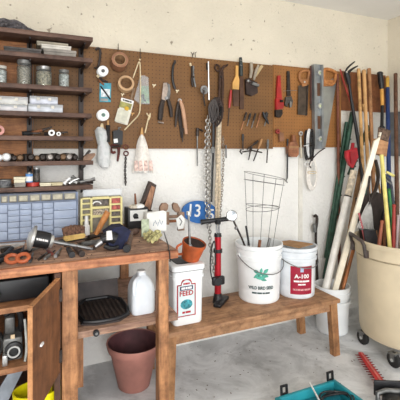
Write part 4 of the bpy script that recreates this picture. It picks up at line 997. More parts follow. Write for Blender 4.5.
# white bag and its neighbours
t = T('plastic_bag', 'white translucent plastic bag knotted and hung left of the black chain', 'bag', W(102, 168))
wb = M('white film', (244, 250, 249), .3, alpha=.6, var=.08, scale=45, bump=1.)
def blob(pp, bulge, off=.004, Y=BOARD, n=10):
    """a bag: stacked rings between left and right outlines"""
    b = B(); rings = []
    for (xl, xr_, y) in pp:
        c = (W(xl, y, off+bulge)+W(xr_, y, off+bulge))/2; rx = (xr_-xl)/2*pk(xl); rings.append([Vector((c.x+rx*math.cos(2*PI*k/14)*(1+.12*math.sin(3*k+y)), c.y+min(bulge, rx)*.95*math.sin(2*PI*k/14), c.z)) for k in range(14)])
    return loft(b, rings)
t.part('film', blob([(97.5, 102, 127), (95.5, 107, 131), (96.5, 108.5, 137), (97.5, 108, 143), (98, 110, 147), (97, 110.5, 154), (97.2, 110.8, 162), (100, 109.5, 167), (103, 107, 168.5)], .04), wb)
t.part('knot', B().wt([(102, 123.5), (101.8, 128)], [1.2, 2.2], .03), crm)
t.part('contents', blob([(98.5, 103, 133), (98, 105, 140)], .028, .01), M('teal grey', (140, 176, 168), .6, var=.3, scale=50))
t = T('grip_tool', 'black ribbed handle hung right of the white bag', 'handle tool', W(108, 142))
t.part('grip', B().wt([(108, 125), (107.8, 142)], [2, 2.3, 2.2], .06), rub); t.part('tip', B().wt([(108, 120.5), (108, 125)], [.8, 1.2], .06), tan)
t = T('drill_holder', 'black bit holder with a white sticker below the cream cord end', 'bit holder', W(117.5, 146))
t.part('body', B().ws([(113, 131), (119, 129.5), (123, 131.5), (122.5, 145), (114, 144)], .03, .006), blk); t.part('sticker', B().ws([(113.5, 139), (117.5, 138.5), (118, 142.5), (114, 143)], .0008, .0365), wht)
t.part('clip', B().wt([(119, 131), (118.5, 128), (121, 127.5)], .9, .02), gry)
rus = M('rust red iron', (92, 44, 40), .6, .3, var=.3, scale=40)
t = T('pipe_cutter', 'rust red clamp with curved jaws below the black bit holder', 'clamp', W(114, 160))
t.part('jaw', B().wt([(117.5, 145), (112, 145.5), (110.2, 149), (112, 153), (115.5, 152)], [1.2, 1.7, 1.5, 1.2], .025, smooth=1), rus); t.part('arm', B().wt([(118, 145), (119, 151), (117.5, 161.5)], [1.9, 1.5, .9], .03, smooth=1), rus); t.part('screw', B().wt([(112, 147), (121, 146)], 1, .04), drk)
for px, py, lb in ((125.8, 146.6, 'upper rust coloured hook of the black chain'),):
    pass
def chain(pp, n, rlen, rw, r, off=.03, Y=None):
    b = B(); Y0 = (BOARD if Y is None else Y)-off
    pts = [P(x, y, Y0) for x, y in pp]; L = [0]
    for a, c in zip(pts, pts[1:]): L.append(L[-1]+(c-a).length)
    n = n or int(L[-1]/(rlen*1.45))
    for i in range(n):
        s = L[-1]*(i+.5)/n; j = max(k for k in range(len(pts)-1) if L[k] <= s); u = (s-L[j])/(L[j+1]-L[j]); c = pts[j].lerp(pts[j+1], u); d = (pts[j+1]-pts[j]).normalized()
        e_ = Vector((.85, -.5, 0)) if i % 2 else Vector((.5, .86, 0)); e_ = (e_-d*e_.dot(d)).normalized()
        b.tube([c+d*(rlen*math.cos(a))+e_*(rw*math.sin(a)) for a in [2*PI*k/8 for k in range(8)]], r, 5, closed=True)
    return b
t = T('black_chain', 'thin black chain with red brown rings hanging beside the cotton mop', 'chain', W(125.3, 184))
t.part('ring', B().tube([W(125.8+2.6*math.cos(a), 147+2.2*math.sin(a), .03) for a in [2*PI*k/12 for k in range(12)]], .0035, 6, closed=True), rus)
t.part('ring', B().tube([W(126+2.3*math.cos(a), 153.5+2.2*math.sin(a), .03) for a in [2*PI*k/12 for k in range(12)]], .0045, 6, closed=True), rus)
t.part('links', chain([(125.8, 156), (125, 170), (125.6, 185)], 15, .0105, .0062, .0024), drk)
# cotton mop
t = T('cotton_mop_head', 'white cotton string bundle bound in the middle, hung under the cord', 'mop head', W(142, 174))
cot = M('cotton white', (236, 230, 222), .95, var=.08, scale=60); b = B(); rr = random.Random(2)
for k in range(26):
    u = (k+.5)/26; s = math.sin(u*PI); xb_ = 132.5+21*u; off = .012+.035*s
    b.wt([(141.8+(u-.5)*2.2, 134.5), (141.8+(u-.5)*9, 143), (xb_*.6+141.8*.4, 155), (xb_, 171.5+rr.uniform(-1.5, 1.5))], [.55, .75, .8, .75], off, seg=6, smooth=1)
t.part('strings', b, cot)
t.part('binding', B().wt([(142, 127.5), (141.8, 136)], [.8, 2.0], .03), tan)
pkb = M('pink stitched band', (224, 190, 180), .9, var=.25, scale=70); b = B()
for xx in (134.5, 139, 144, 149):
    b.ws([(xx, 161), (xx+3, 160.4), (xx+4.2, 170.5), (xx+.2, 171)], .003, .052-.0009*abs(xx-142))
t.part('cuff', b, pkb, 'pink stitched patches')
t = T('wire_clip', 'tan bent wire clip hung beside the cotton mop top', 'clip', W(147.5, 134))
t.part('wire', B().wt([(145, 133), (147, 124), (148.5, 118), (150, 113.5), (149, 117), (146.5, 113)], .7, .03, smooth=1).wt([(147.5, 121), (150, 118), (150.2, 113)], .6, .03, smooth=1), crm)
# tin snips
t = T('tin_snips', 'tin snips with dark grips and pale jaws hung open', 'snips', W(165, 123))
palem = M('pale worn steel', (168, 152, 140), .45, .5, var=.2, scale=30)
t.part('jaw', B().ws([(163.5, 83), (167, 82.5), (168, 90), (165.5, 101), (161.5, 100)], .008, .01), palem); t.part('jaw', B().ws([(167.5, 83), (170, 84.5), (170.5, 93), (169.5, 100), (166.5, 98)], .008, .004), gry)
t.part('pivot', B().lathe(W(166.3, 98, .019), [(0, 0), (.012, 0), (.01, .006), (0, .006)], 14, axis=(0, -1, 0)), stl)
t.part('grip', B().wt([(163, 100), (161, 108), (160, 120)], [2.2, 2.9, 2.6], .018), M('brown black grip', (52, 42, 38), .6)); t.part('grip', B().wt([(168, 99), (170.5, 108), (171.5, 117)], [1.6, 2.2, 1.7], .018), M('brown black grip', (52, 42, 38), .6))
t.part('tip', B().wt([(158, 121.8), (163.5, 123)], .9, .02), palem)
# curved knife, nippers
t = T('curved_knife', 'dark curved blade hung to the right of the tin snips', 'knife', W(173, 90))
t.part('blade', B().wt([(174.8, 61.5), (173, 66), (172.3, 74), (172.8, 82), (175.2, 89)], [.8, 1.2, 1.3, 1.4, 1.4], .014, smooth=2), blk)
t.part('tang', B().wt([(175, 60.5), (174.9, 63.5)], 1.3, .014), drk)
t = T('end_nippers', 'dark nippers hung right of the curved knife', 'nippers', W(193, 88))
t.part('head', B().wt([(190, 63), (190.8, 66)], 1.1, .018), crm); t.part('arm', B().wt([(192, 66), (192.4, 74), (191.8, 82), (193, 87)], [1.0, 1.2, 1.4, .9], .016, smooth=1), drk); t.part('arm', B().wt([(193.5, 66), (193, 75), (194, 80), (195.5, 87)], [.9, 1.2, 1.2, .7], .016, smooth=1), gry)
t.part('pivot', B().ball(W(193, 77, .022), .009), drk)
# grass shears with pale handle
t = T('garden_shears', 'garden shears with one pale wooden handle hung below the curved knife', 'shears', W(182, 140))
t.part('handle', B().wt([(180, 100), (182.5, 107), (184.5, 120), (186.3, 134)], [1.0, 2.1, 2.0, 1.5], .03, smooth=1), M('pinkish wood', (196, 152, 122), .6, var=.1, scale=20)); t.part('handle', B().wt([(178.5, 102), (176.5, 114), (175.5, 127)], [1.5, 1.9, .8], .02, smooth=1), drk)
t.part('blade', B().ws([(178.5, 104), (180.5, 104), (182.5, 125), (183.2, 138), (181, 138), (178.5, 120)], .006, .004), drk); t.part('spring', B().wt([(178, 101), (179.5, 98.5), (181.5, 100.5)], .6, .03, smooth=1), lgt)
t.part('strap', B().wt([(183, 128), (182.5, 142)], [1.0, .6], .012), drk)
t = T('round_file', 'thin dark round file with a block handle hung below the shears', 'file', W(197.5, 166))
t.part('handle', B().wt([(197.5, 128), (197.3, 136)], [1.6, 1.8], .016), drk); t.part('blade', B().wt([(197.3, 136), (197.3, 166)], [.8, .6], .016), gry); t.part('guard', B().wt([(199.5, 129.5), (203, 131)], .9, .016), drk)
# hand drill
t = T('hand_drill', 'slim hand drill with a round gear wheel on a pale shaft', 'hand drill', W(208, 100))
t.part('shaft', B().wt([(208.4, 61.5), (208.6, 75), (209, 100)], [.7, .7, .8], .03), lgt); t.part('grip', B().wt([(207.5, 63), (207.7, 70)], 1.3, .016), blk)
c = W(204, 90, .03); k = pk(204)
t.part('gear', B().ring(c, 2.4*k, 4.2*k, .008, 22, (0, -1, 0)).ring(c+Vector((0, -.004, 0)), .6*k, 1.6*k, .008, 14, (0, -1, 0)).box(c+Vector((0, -.004, 0)), (6*k, .004, .6*k), rot=Matrix.Rotation(.7, 3, 'Y')).box(c+Vector((0, -.004, 0)), (6*k, .004, .6*k), rot=Matrix.Rotation(-.7, 3, 'Y')), stl)
t.part('crank', B().wt([(204, 90), (203.5, 97), (205, 106)], .8, .045), drk)
# bolt cutter
t = T('forged_tongs', 'rusty two-horned forged tongs hung left of the wooden spatula', 'tongs', W(222, 108))
ri = M('rusted iron', (74, 54, 44), .7, .4, var=.35, scale=35)
t.part('horn', B().wt([(215, 66.5), (216.5, 64.2), (219.5, 66), (219.8, 70), (217.5, 71.5), (215.5, 69.5)], .9, .02, closed=True, smooth=2), ri); t.part('horn', B().wt([(228, 64.5), (225.5, 66), (222.5, 67.5), (221.5, 72)], [.8, 1.1, 1.4, 1.5], .02, smooth=1), ri)
t.part('arm', B().wt([(220, 71), (219.8, 84), (219.2, 100), (220, 112)], [1.4, 1.6, 1.2, 1.0], .02), ri); t.part('arm', B().wt([(222, 71), (222.8, 84), (222.2, 100), (223, 112)], [1.4, 1.6, 1.2, 1.0], .02), ri)
t.part('pivot', B().ball(W(221, 77, .026), .011), drk)
# cords, chains and rope bundle
for i, (cx, cy, rx, ry, off) in enumerate(((216, 110, 5.5, 12, .05), (218, 112, 5, 14, .062), (214, 111, 4.2, 11, .075))):
    b = B()
    for j in range(5): b.tube([W(cx+j*.9-1+(rx-j*.7)*math.cos(a)*(1-.28*math.sin(a)*(1 if j % 2 else .4)), cy+(ry-j*1.6)*math.sin(a)+1.2*math.cos(3*a+j), off+.004*j+.004*math.sin(2*a+j)) for a in [2*PI*q/20 for q in range(20)]], .0052, 6, closed=True)
    one('cable_loop', b, (rub, M('dark brown cable', (60, 48, 44), .7), M('charcoal cable', (78, 72, 70), .6))[i], ('black cable loop at the front top of the hanging chains', 'dark brown cable loop hung over the red screwdriver side of the chains', 'grey cable loop hung left at the top of the chains')[i], 'cable', loc=W(cx, cy-ry, off))
zn = M('zinc chain', (172, 168, 162), .35, .75, var=.2, scale=40)
t = T('steel_chain', 'long bright steel chain hung in a double run down to the pump', 'chain', W(211, 285))
t.part('links', chain([(207.5, 116), (206.3, 135), (206, 170), (206.5, 205), (207.5, 228)], None, .0155, .0095, .0035, .085), zn); t.part('links', chain([(209.5, 119), (209, 140), (208.8, 180), (209.5, 215), (210, 244), (213.5, 268), (214.5, 276)], None, .0155, .0095, .0035, .10), zn)
t = T('black_strap', 'black strap hanging straight down beside the bright steel chain', 'strap', W(213, 202))
t.part('web', B().wt([(214, 108), (213.6, 140), (212.4, 170), (211.4, 202)], [1.4, 1.5, 1.3, 1.2], .055, flat=.4), blk); t.part('buckle', B().ws(rotrect(211.2, 147, 214.8, 153, .05), .006, .065), gry)
t = T('beige_rope', 'thick beige rope hanging in strands right of the black strap', 'rope', W(220, 224))
rp_ = M('beige rope', (200, 184, 160), .9, var=.25, scale=70)
for i, pp in enumerate((((218, 100), (217.5, 125), (216.5, 150), (217.5, 180), (215.5, 222)), ((220.5, 112), (220, 140), (219, 165), (220, 190), (217.5, 226)), ((218.5, 120), (217.8, 160), (215.8, 195), (216.5, 216)))):
    t.part('strand', B().wt(pp, [1.2, 1.3, 1.5, 1.4, 1.2], .035+.008*i, smooth=1), rp_)
t = T('thin_chain', 'thin tarnished chain hanging at the right of the beige rope', 'chain', W(222, 220))
t.part('links', chain([(223, 136), (223.4, 160), (222, 190), (219.5, 222)], None, .012, .007, .0026, .03), M('tarnished chain', (150, 138, 124), .5, .5, var=.3, scale=40)); t.part('tag', B().wt([(226, 145), (226.2, 158)], [.9, .7], .016), gry)
t = T('red_screwdriver', 'slim red screwdriver hung tip down right of the cable loops', 'screwdriver', W(229, 124))
t.part('handle', B().wt([(231, 90), (230.2, 99), (229.2, 108)], [1.0, 1.6, 1.1], .02), red); t.part('shaft', B().wt([(229.2, 108), (228, 126)], .5, .02), drk)
# wooden spatula, rasp + brush
sp = M('honey wood', (214, 164, 92), .5, var=.1, scale=12)
t = T('wooden_handled_scraper', 'scraper with honey coloured wooden handle and wide dark blade', 'scraper', W(234, 105))
t.part('handle', B().ws([(236.2, 65.5), (238.4, 65.8), (238.3, 75.5), (239.5, 79.5), (239, 89.5), (232.6, 89), (232.8, 82.5), (235.8, 76)], .014, .008), sp)
t.part('blade', B().ws([(233, 89.3), (239, 89.7), (239, 106), (233.5, 106)], .005, .012), M('dull blade', (88, 62, 48), .5, .3))
t = T('wrapped_rasp', 'black wrapped handle above a broad brown blade, right of the scraper', 'rasp', W(242, 112))
t.part('handle', B().wt([(240.5, 57.5), (241, 66), (241.2, 76)], [1.5, 2.0, 1.9], .02), M('dark green black grip', (42, 50, 48), .5)); t.part('band', B().wt([(239.7, 60), (241.8, 60.5)], .5, .036).wt([(239.8, 65), (242.2, 65.5)], .5, .036), gry)
t.part('blade', B().ws([(239.7, 77), (243.6, 77), (244.2, 109), (240, 109)], .006, .008), M('dull blade', (88, 62, 48), .5, .3))
# shears cluster
t = T('bench_plane', 'dark grey plane iron clamp with pale handles hung in a cluster', 'clamp', W(253, 96))
pg = M('putty grey handle', (160, 148, 130), .5, var=.15, scale=30)
t.part('handle', B().wt([(251.2, 62.5), (251.5, 70), (250.5, 78)], [1.6, 1.9, 1.4], .03), pg); t.part('handle', B().wt([(262, 66), (258.5, 70.5), (255.5, 76)], [1.6, 2.0, 1.5], .03), M('tan handle', (190, 166, 124), .5, var=.12)); t.part('handle', B().wt([(258.5, 65), (256, 71), (253.8, 80)], [1.1, 1.6, 1.2], .045), pg)
t.part('body', B().ws([(245.8, 79), (249, 78), (252, 80.5), (257, 82), (258, 93), (252, 96), (246.5, 94)], .022, .006), M('dark cast body', (64, 50, 46), .6, .3, var=.25)); t.part('lever', B().wt([(252, 83), (258.5, 85.5)], 1.6, .04), gry); t.part('knob', B().ball(W(248, 81, .04), .014), stl)
# two rows of little screwdrivers
cols_ = [(M('copper tip', (176, 122, 84), .5, .3), drk), (drk, gry), (M('dark red grip', (120, 56, 44), .5), gry), (drk, M('copper tip', (176, 122, 84), .5, .3)), (blk, gry)]
for i, (xt, yt, xb_, yb__) in enumerate(((246.5, 112.5, 241, 130), (250.5, 113.5, 247, 126), (255.5, 113.5, 251.5, 128), (260.5, 113, 256.5, 127.5), (267.5, 113, 264.5, 126))):
    t = T('small_screwdriver', '%s thin screwdriver from the left in the upper slanted row' % ORD[i], 'screwdriver', W(xb_, yb__), 'screwdrivers in the upper slanted row')
    m1, m2 = cols_[i]; xm, ym = xt*.5+xb_*.5, yt*.5+yb__*.5
    t.part('handle', B().wt([(xt, yt), (xt*.75+xb_*.25, yt*.75+yb__*.25), (xm, ym)], [.9, 1.15, .7], .02), (drk, blk, drk, brn, blk)[i]); t.part('shaft', B().wt([(xm, ym), (xb_, yb__)], .55, .02), m2 if i else m1)
t = T('black_pincers', 'black pincers among the screwdrivers at the right of the upper row', 'pincers', W(264, 120))
t.part('arm', B().wt([(263, 112), (264.5, 116), (267, 121)], [1.0, 1.9, 1.1], .034), blk); t.part('arm', B().wt([(266.5, 112), (265.5, 117), (268.5, 124)], [1.0, 1.6, .8], .028), blk)
for i, (xt, yt, xb_, yb__, m1) in enumerate(((242.8, 134, 243, 150, blk), (251.5, 146, 248.5, 160, drk), (262, 139, 253.5, 161, M('wood tan grip', (172, 128, 84), .6)), (258, 141, 247, 149.5, drk), (268, 139.5, 266.8, 163, gry))):
    t = T(('punch', 'bradawl', 'gimlet', 'offset_driver', 'long_awl')[i], ('black punch at the left of the lower tool row', 'dark bradawl hanging below the board edge, second in the lower row', 'slanted gimlet with a tan handle in the lower tool row', 'dark offset driver crossing the lower tool row', 'grey long awl at the right end of the lower tool row')[i], ('punch', 'bradawl', 'gimlet', 'driver', 'awl')[i], W(xb_, yb__))
    xm, ym = xt*.55+xb_*.45, yt*.55+yb__*.45; o_ = .02+.009*i
    t.part('handle', B().wt([(xt, yt), (xt*.8+xb_*.2, yt*.8+yb__*.2), (xm, ym)], [1.0, 1.4, .9], o_), m1); t.part('shaft', B().wt([(xm, ym), (xb_, yb__)], [.7, .6], o_), drk)
t = T('long_spanner', 'dark spanner lying across the lower tool row at the board edge', 'spanner', W(255, 150))
t.part('shaft', B().wt([(242.5, 152), (252, 150.5), (262, 152.5)], .7, .07), drk); t.part('jaw', B().wt([(241.2, 149.5), (240, 151.5), (242, 154)], .8, .07), drk)
# pipe wrench and adjustable wrench
t = T('pipe_wrench', 'red handled pipe wrench hung head down on the amber board', 'pipe wrench', W(279, 118))
t.part('handle', B().ws([(278.2, 75.5), (280.6, 75.3), (281, 85), (282, 98), (276.8, 98), (277.2, 90)], .018, .01), red); t.part('housing', B().ws([(276.5, 98.3), (282.2, 98.3), (284, 104), (283.5, 108.5), (276.5, 109.5)], .024, .008), red)
t.part('jaw', B().ws([(275.8, 110), (282.5, 109.5), (282.8, 114), (280.5, 117.5), (276, 117)], .02, .008), drk); t.part('knurl', B().lathe(W(280.5, 101, .045), [(0, 0), (.010, 0), (.010, .02), (0, .02)], 12, axis=(1, 0, 0)), drk)
t = T('adjustable_wrench', 'dark steel adjustable wrench hung right of the red pipe wrench', 'wrench', W(290, 108))
t.part('handle', B().ws([(287.4, 71), (289.8, 71.2), (290.2, 80), (290.8, 96), (287.2, 96)], .010, .01), drk); t.part('head', B().ws([(286, 97), (291.4, 96.2), (293.2, 101), (292, 106.5), (290, 107.5), (289.5, 103), (287.6, 103), (287.8, 107), (285.2, 105)], .016, .008), M('dark chrome', (96, 94, 92), .35, .7))
t.part('jaw', B().ws([(290, 101), (292, 102), (291.4, 107.2), (290, 107.2)], .012, .0245), stl)
t.part('hanging_wire', B().wt([(283.5, 91), (289, 90.5), (297, 90.5)], .25, .03), gry)
# tenon saw
sw = M('saw handle wood', (160, 108, 66), .55, var=.2, scale=15)
t = T('tenon_saw', 'short dark bladed saw with a looped wooden handle on the amber board', 'hand saw', W(302, 115))
t.part('handle', B().wt([(300, 81), (299, 75), (301, 71.5), (306.5, 70.5), (309.2, 71), (308.3, 77), (307, 82), (303.5, 84)], 1.35, .018, closed=True, smooth=2, seg=10), sw); t.part('grip', B().ws([(301.5, 79), (307, 79), (307.2, 85.5), (302.5, 86.5)], .014, .01), sw)
t.part('blade', B().ws([(298.5, 85.5), (308.4, 84.6), (307, 115.5), (297.8, 114.5)], .004, .012), M('dark saw blade', (84, 72, 62), .45, .5, var=.2, scale=20)); t.part('bolt', B().lathe(W(304.5, 82, .028), [(0, 0), (.008, 0), (.007, .004), (0, .004)], 12, axis=(0, -1, 0)), lgt); t.part('spine', B().ws([(307.2, 84.6), (308.8, 84.6), (307.4, 115.5), (306.2, 115.5)], .010, .011), drk)
t = T('slim_rod', 'slim dark rod hung between the tenon saw and the aluminium level', 'rod', W(311, 108))
t.part('shaft', B().wt([(310.6, 66), (310.8, 104)], .9, .014), M('maroon brown', (84, 46, 36), .5)); t.part('tip', B().wt([(310.8, 104), (311, 110)], [.7, .4], .014), drk)
# aluminium level
alu = M('aluminium', (150, 154, 156), .35, .6, var=.12, scale=12)
t = T('spirit_level', 'tall aluminium spirit level hung upright on the amber board', 'level', W(318, 148))
lv = lambda y: 314.2+(y-65)*.012
b = B().ws([(lv(64), 64), (lv(64)+1.6, 64), (lv(149)+1.6, 149), (lv(149), 149)], .036, .008).ws([(lv(64)+7.4, 64.6), (lv(64)+9.2, 64.6), (lv(149)+9, 149), (lv(149)+7.2, 149)], .036, .008)
b.ws([(lv(64)+1.65, 64.2), (lv(64)+7.35, 64.6), (lv(149)+7.15, 149), (lv(149)+1.65, 149)], .010, .012)
t.part('beam', b, alu)
for y in (73, 106, 139):
    x = lv(y)+4.6; c = W(x, y, .0235); k = pk(x)
    t.part('vial_ring', B().ring(c, 1.3*k, 2.7*k, .014, 22, (0, -1, 0)), lgt); t.part('vial', B().lathe(c+Vector((0, -.004, 0)), [(0, 0), (1.25*k, 0), (1.25*k, .006), (0, .006)], 14, axis=(0, -1, 0)), M('vial yellow green', (196, 206, 160), .2))
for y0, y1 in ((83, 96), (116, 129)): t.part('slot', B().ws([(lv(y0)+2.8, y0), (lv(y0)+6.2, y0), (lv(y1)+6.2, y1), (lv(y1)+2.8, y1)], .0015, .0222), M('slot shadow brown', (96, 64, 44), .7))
# orange handled saw
t = T('panel_saw', 'long tapering hand saw with an orange wooden handle beside the level', 'hand saw', W(324, 148))
t.part('handle', B().wt([(323.6, 82), (323.4, 72), (325, 68.8), (331, 69.8), (336.6, 73), (335.6, 76), (334, 84), (329, 84.5)], 1.7, .02, closed=True, smooth=2, seg=10), orw); t.part('cheek', B().ws([(323.3, 79.5), (333.8, 80), (333.4, 86), (323.4, 86.3)], .012, .012), orw)
t.part('blade', B().ws([(323, 84.5), (336.8, 76), (337.4, 77.6), (325.5, 147), (323.4, 147)], .003, .008), M('saw steel', (158, 160, 156), .35, .6, var=.12, scale=8))
# bits at the bottom of the amber board
t = T('tape_measure', 'small red and grey reel hung low on the amber board', 'reel', W(278, 140))
c = W(277, 131.5, .03); t.part('ring', B().ring(c, .006, .018, .016, 18, (0, -1, 0)), M('dull red plastic', (150, 50, 44), .5)); t.part('body', B().ws([(279, 132), (283.5, 133), (284.5, 141), (280, 141.5)], .02, .006), M('faded brown', (132, 92, 68), .6))
t = T('wooden_plane_block', 'brown wooden block plane hung bottle-shaped at the board edge', 'wood block', W(294, 157))
t.part('body', B().ws([(290.5, 142), (296.8, 142), (299, 147), (299, 154), (297, 157), (291, 157), (289.2, 154), (289, 147)], .04, .006), wood('reddish block', (142, 88, 60), (176, 122, 88), 'x', 7)); t.part('neck', B().wt([(293.6, 142), (293.4, 135)], [3.2, 2.2], .026), brn); t.part('band', B().ws([(289.3, 146), (299, 146.2), (299, 148), (289.2, 148)], .002, .0465), card)
t = T('ring_spanner', 'pale ring spanner hung over the white batten', 'spanner', W(301, 150))
c = W(300.3, 133.5, .012); t.part('ring', B().ring(c, .009, .018, .010, 18, (0, -1, 0)), lgt); t.part('shaft', B().wt([(300.6, 136.5), (301.5, 158)], [1.1, 1.3], .016, flat=.6), M('pale spanner', (206, 196, 176), .45, .3))
for i, (cx, cy, rx, ry, m_, off, nm, lb) in enumerate(((306.3, 145, 2.0, 15, blk, .035, 'cable_bundle', 'black cable bundle hung below the tenon saw'), (309.2, 143, 2.4, 14, wht, .05, 'cable_bundle', 'white cable bundle hung over the black one'), (311.8, 145, 2.0, 16, blk, .065, 'cable_bundle', 'thin black cable loop in front of the white cable bundle'), (312, 174, 5, 16, cot, .045, 'string_coil', 'white string coil hanging below the cable bundles'))):
    b = B()
    for j in range(3): b.tube([W(cx+j*.5+(rx-j*.8)*math.cos(a), cy+(ry-j*1.3)*math.sin(a), off+.004*j) for a in [2*PI*q/18 for q in range(18)]], (.0042 if i < 3 else .0055), 6, closed=True)
    t = T(nm, lb, ('cable', 'cable', 'cable', 'string')[i], W(cx, cy-ry, off)); t.part('coil', b, m_); t.part('tie', B().tube([W(cx+(rx+.6)*math.cos(a)*.8, cy-ry*.1+1.2*math.sin(a), off+.012) for a in [2*PI*q/10 for q in range(10)]] if i == 3 else [W(cx-rx-.5, cy+1, off+.016), W(cx+rx+1, cy, off+.016)], .003, 6, closed=(i == 3)), (wht, gry, drk, crm)[i])
t = T('scissor_hook', 'dark wire hook with a pale loop below the cable bundles', 'hook', W(313, 165))
t.part('wire', B().wt([(325, 148), (318, 152.5), (313, 158), (310, 162), (309, 165), (311, 168)], .6, .075, smooth=1).wt([(312, 157), (308, 159)], .9, .075), drk); t.part('loop', B().tube([W(307.3+2.5*math.cos(a), 164.2+2.2*math.sin(a), .075) for a in [2*PI*q/12 for q in range(12)]], .003, 6, closed=True), wht)
t = T('hanging_rod', 'thin black rod hanging below the amber board left of the batten', 'rod', W(287, 181))
t.part('shaft', B().wt([(287.6, 139), (287.2, 178)], [.9, .8], .02), blk); t.part('tip', B().wt([(287.2, 178), (285.8, 181), (287.4, 182.5)], [.9, .8, .6], .02), gry)
# blue oval sign
YS = 2.52; c = P(199.5, 212, YS); k = pxm(200, YS)
t = T('oval_sign', 'blue oval house number sign with white digits 13 5 on the wall', 'sign', c)
t.part('plate', B().lathe(c, [(0, 0), (18.2*k, 0), (18.2*k, .008), (17.4*k, .011), (0, .011)], 40, axis=(0, -1, 0), sx=1, sy=.63) if False else B().prism([c+Vector((19.2*k*math.cos(a), 0, 11.3*k*math.sin(a)-2.2*k*math.cos(a))) for a in [2*PI*j/40 for j in range(40)]], (0, -.012, 0)), M('sign blue', (44, 104, 172), .45, var=.18, scale=12))
t.part('lettering', B().text('13', P(195, 210.5, YS-.0125), (1, 0, -.12), (.08, 0, 1), 12*k, 12.5*k), wht, 'white digits 13'); t.part('lettering', B().text('5', P(211, 214.5, YS-.0125), (1, 0, -.1), (.05, 0, 1), 7*k, 11*k), wht, 'white digit 5')
# crowbar leaning at the wall behind the paint pail
t = T('crowbar', 'dark crooked bar leaning on the wall behind the paint pail', 'crowbar', P(317, 285, 2.5))
q = [P(313.8, 216.5, 2.5), P(316.5, 215, 2.5), P(317.2, 220, 2.5), P(315.5, 232, 2.5), P(316.5, 262, 2.5), P(318, 300, 2.48)]; q.append(Vector((q[-1].x+.01, 2.46, .01)))
t.part('shaft', B().tube(q, [.010, .011, .012, .010, .011, .012, .012], 8, smooth=1), drk); t.part('grip', B().tube([P(314.3, 224, 2.495), P(314.9, 232, 2.495)], .015, 8), gry)

# dark odds at the left edge of the pegboard
t = T('strap_hook', 'dark bent strap hook hung at the left edge of the pegboard', 'hook', W(97, 66))
t.part('strap', B().wt([(95.5, 50), (98, 47.5), (100.5, 50), (100, 58), (98.5, 66)], 1.2, .02, smooth=1, flat=.5), drk); t.part('tip', B().wt([(98.5, 66), (96, 69), (94.5, 67)], .9, .02, smooth=1), drk)
t = T('small_pliers', 'small brown pliers between the upper spool and the teal pack', 'pliers', W(100, 82))
t.part('jaw', B().wt([(97, 75), (99.5, 78)], [1.5, 1.1], .025), crm); t.part('arm', B().wt([(99, 77.5), (102, 80), (108, 82)], [1.1, 1.3, .9], .028), drk); t.part('arm', B().wt([(99, 77.5), (100, 81), (104, 85)], [1.1, 1.3, .8], .02), brn)
t = T('folding_rule', 'thin tan stick hung behind the clear bag', 'stick', W(134, 100))
t.part('blade', B().wt([(131, 100), (134, 88)], 1.3, .006, flat=.4), M('grey tan strip', (142, 116, 92), .7)); t.part('end', B().wt([(131, 100), (130.5, 102)], 1.5, .006, flat=.4), gry)
# ------------------------------------------------------------------ wheeled bin
beige = M('beige plastic', (214, 198, 168), .55, var=.05, scale=6, bump=.03)
cb = Vector((2.43, 1.905, .085)); RB, RT, HB = .312, .338, .65
rfb = lambda z: RB+(RT-RB)*(z-cb.z)/HB
t = T('wheeled_bin', 'large round beige bin on casters full of long handled tools', 'bin', (cb.x, cb.y, 0))
t.part('body', B().lathe(cb, [(0, 0), (RB-.03, 0), (RB-.008, .01), (RB, .04), (RT-.006, HB-.10), (RT+.006, HB-.095), (RT+.007, HB-.03), (RT+.018, HB-.028), (RT+.021, HB-.004), (RT+.014, HB+.003), (RT-.004, HB), (RB-.01, .03), (0, .03)], 64), beige)
t.part('seam', B().ring(cb+Vector((0, 0, HB-.108)), RT-.009, RT-.001, .006, 60), M('beige shade', (176, 160, 132), .6))
hd = M('dark brown handle', (72, 62, 58), .5, var=.2)
an = math.atan2(-cb.y+.0, -cb.x)
def onb(a, r, z): return Vector((cb.x+r*math.cos(a), cb.y+r*math.sin(a), z))
aH = math.radians(157)
zr = cb.z+HB
t.part('handle', B().tube([onb(aH-.30, RT+.020, zr-.05), onb(aH-.30, RT+.035, zr+.012), onb(aH-.15, RT+.045, zr+.03), onb(aH+.15, RT+.045, zr+.022), onb(aH+.30, RT+.036, zr+.004), onb(aH+.31, RT+.024, zr-.085)], .012, 10, smooth=1), hd)
for a in (-.30, .31): t.part('handle_lug', B().box(onb(aH+a, RT+.018, zr-.075), (.03, .024, .05), rz=aH+a, bev=.006), hd)
for i, a in enumerate((math.radians(205), math.radians(150), math.radians(330), math.radians(60))):
    o = onb(a, RB+(.035 if i == 0 else -.012), .05); r = .047
    w_ = t.part('caster', B().box(o+Vector((0, 0, .036)), (.05, .05, .012)).box(o+Vector((-.018, 0, .018)), (.004, .03, .05)).box(o+Vector((.018, 0, .018)), (.004, .03, .05)), gry)
    t.part('wheel', B().lathe(o+Vector((-.0135, -.0, -.003)), [(0, 0), (r*.86, 0), (r, .005), (r, .022), (r*.86, .027), (0, .027)], 22, axis=(1, 0, 0)), rub, under=w_); t.part('axle', B().lathe(o+Vector((-.022, 0, -.003)), [(0, 0), (.010, 0), (.010, .004), (0, .004)], 12, axis=(1, 0, 0)), lgt, under=w_)
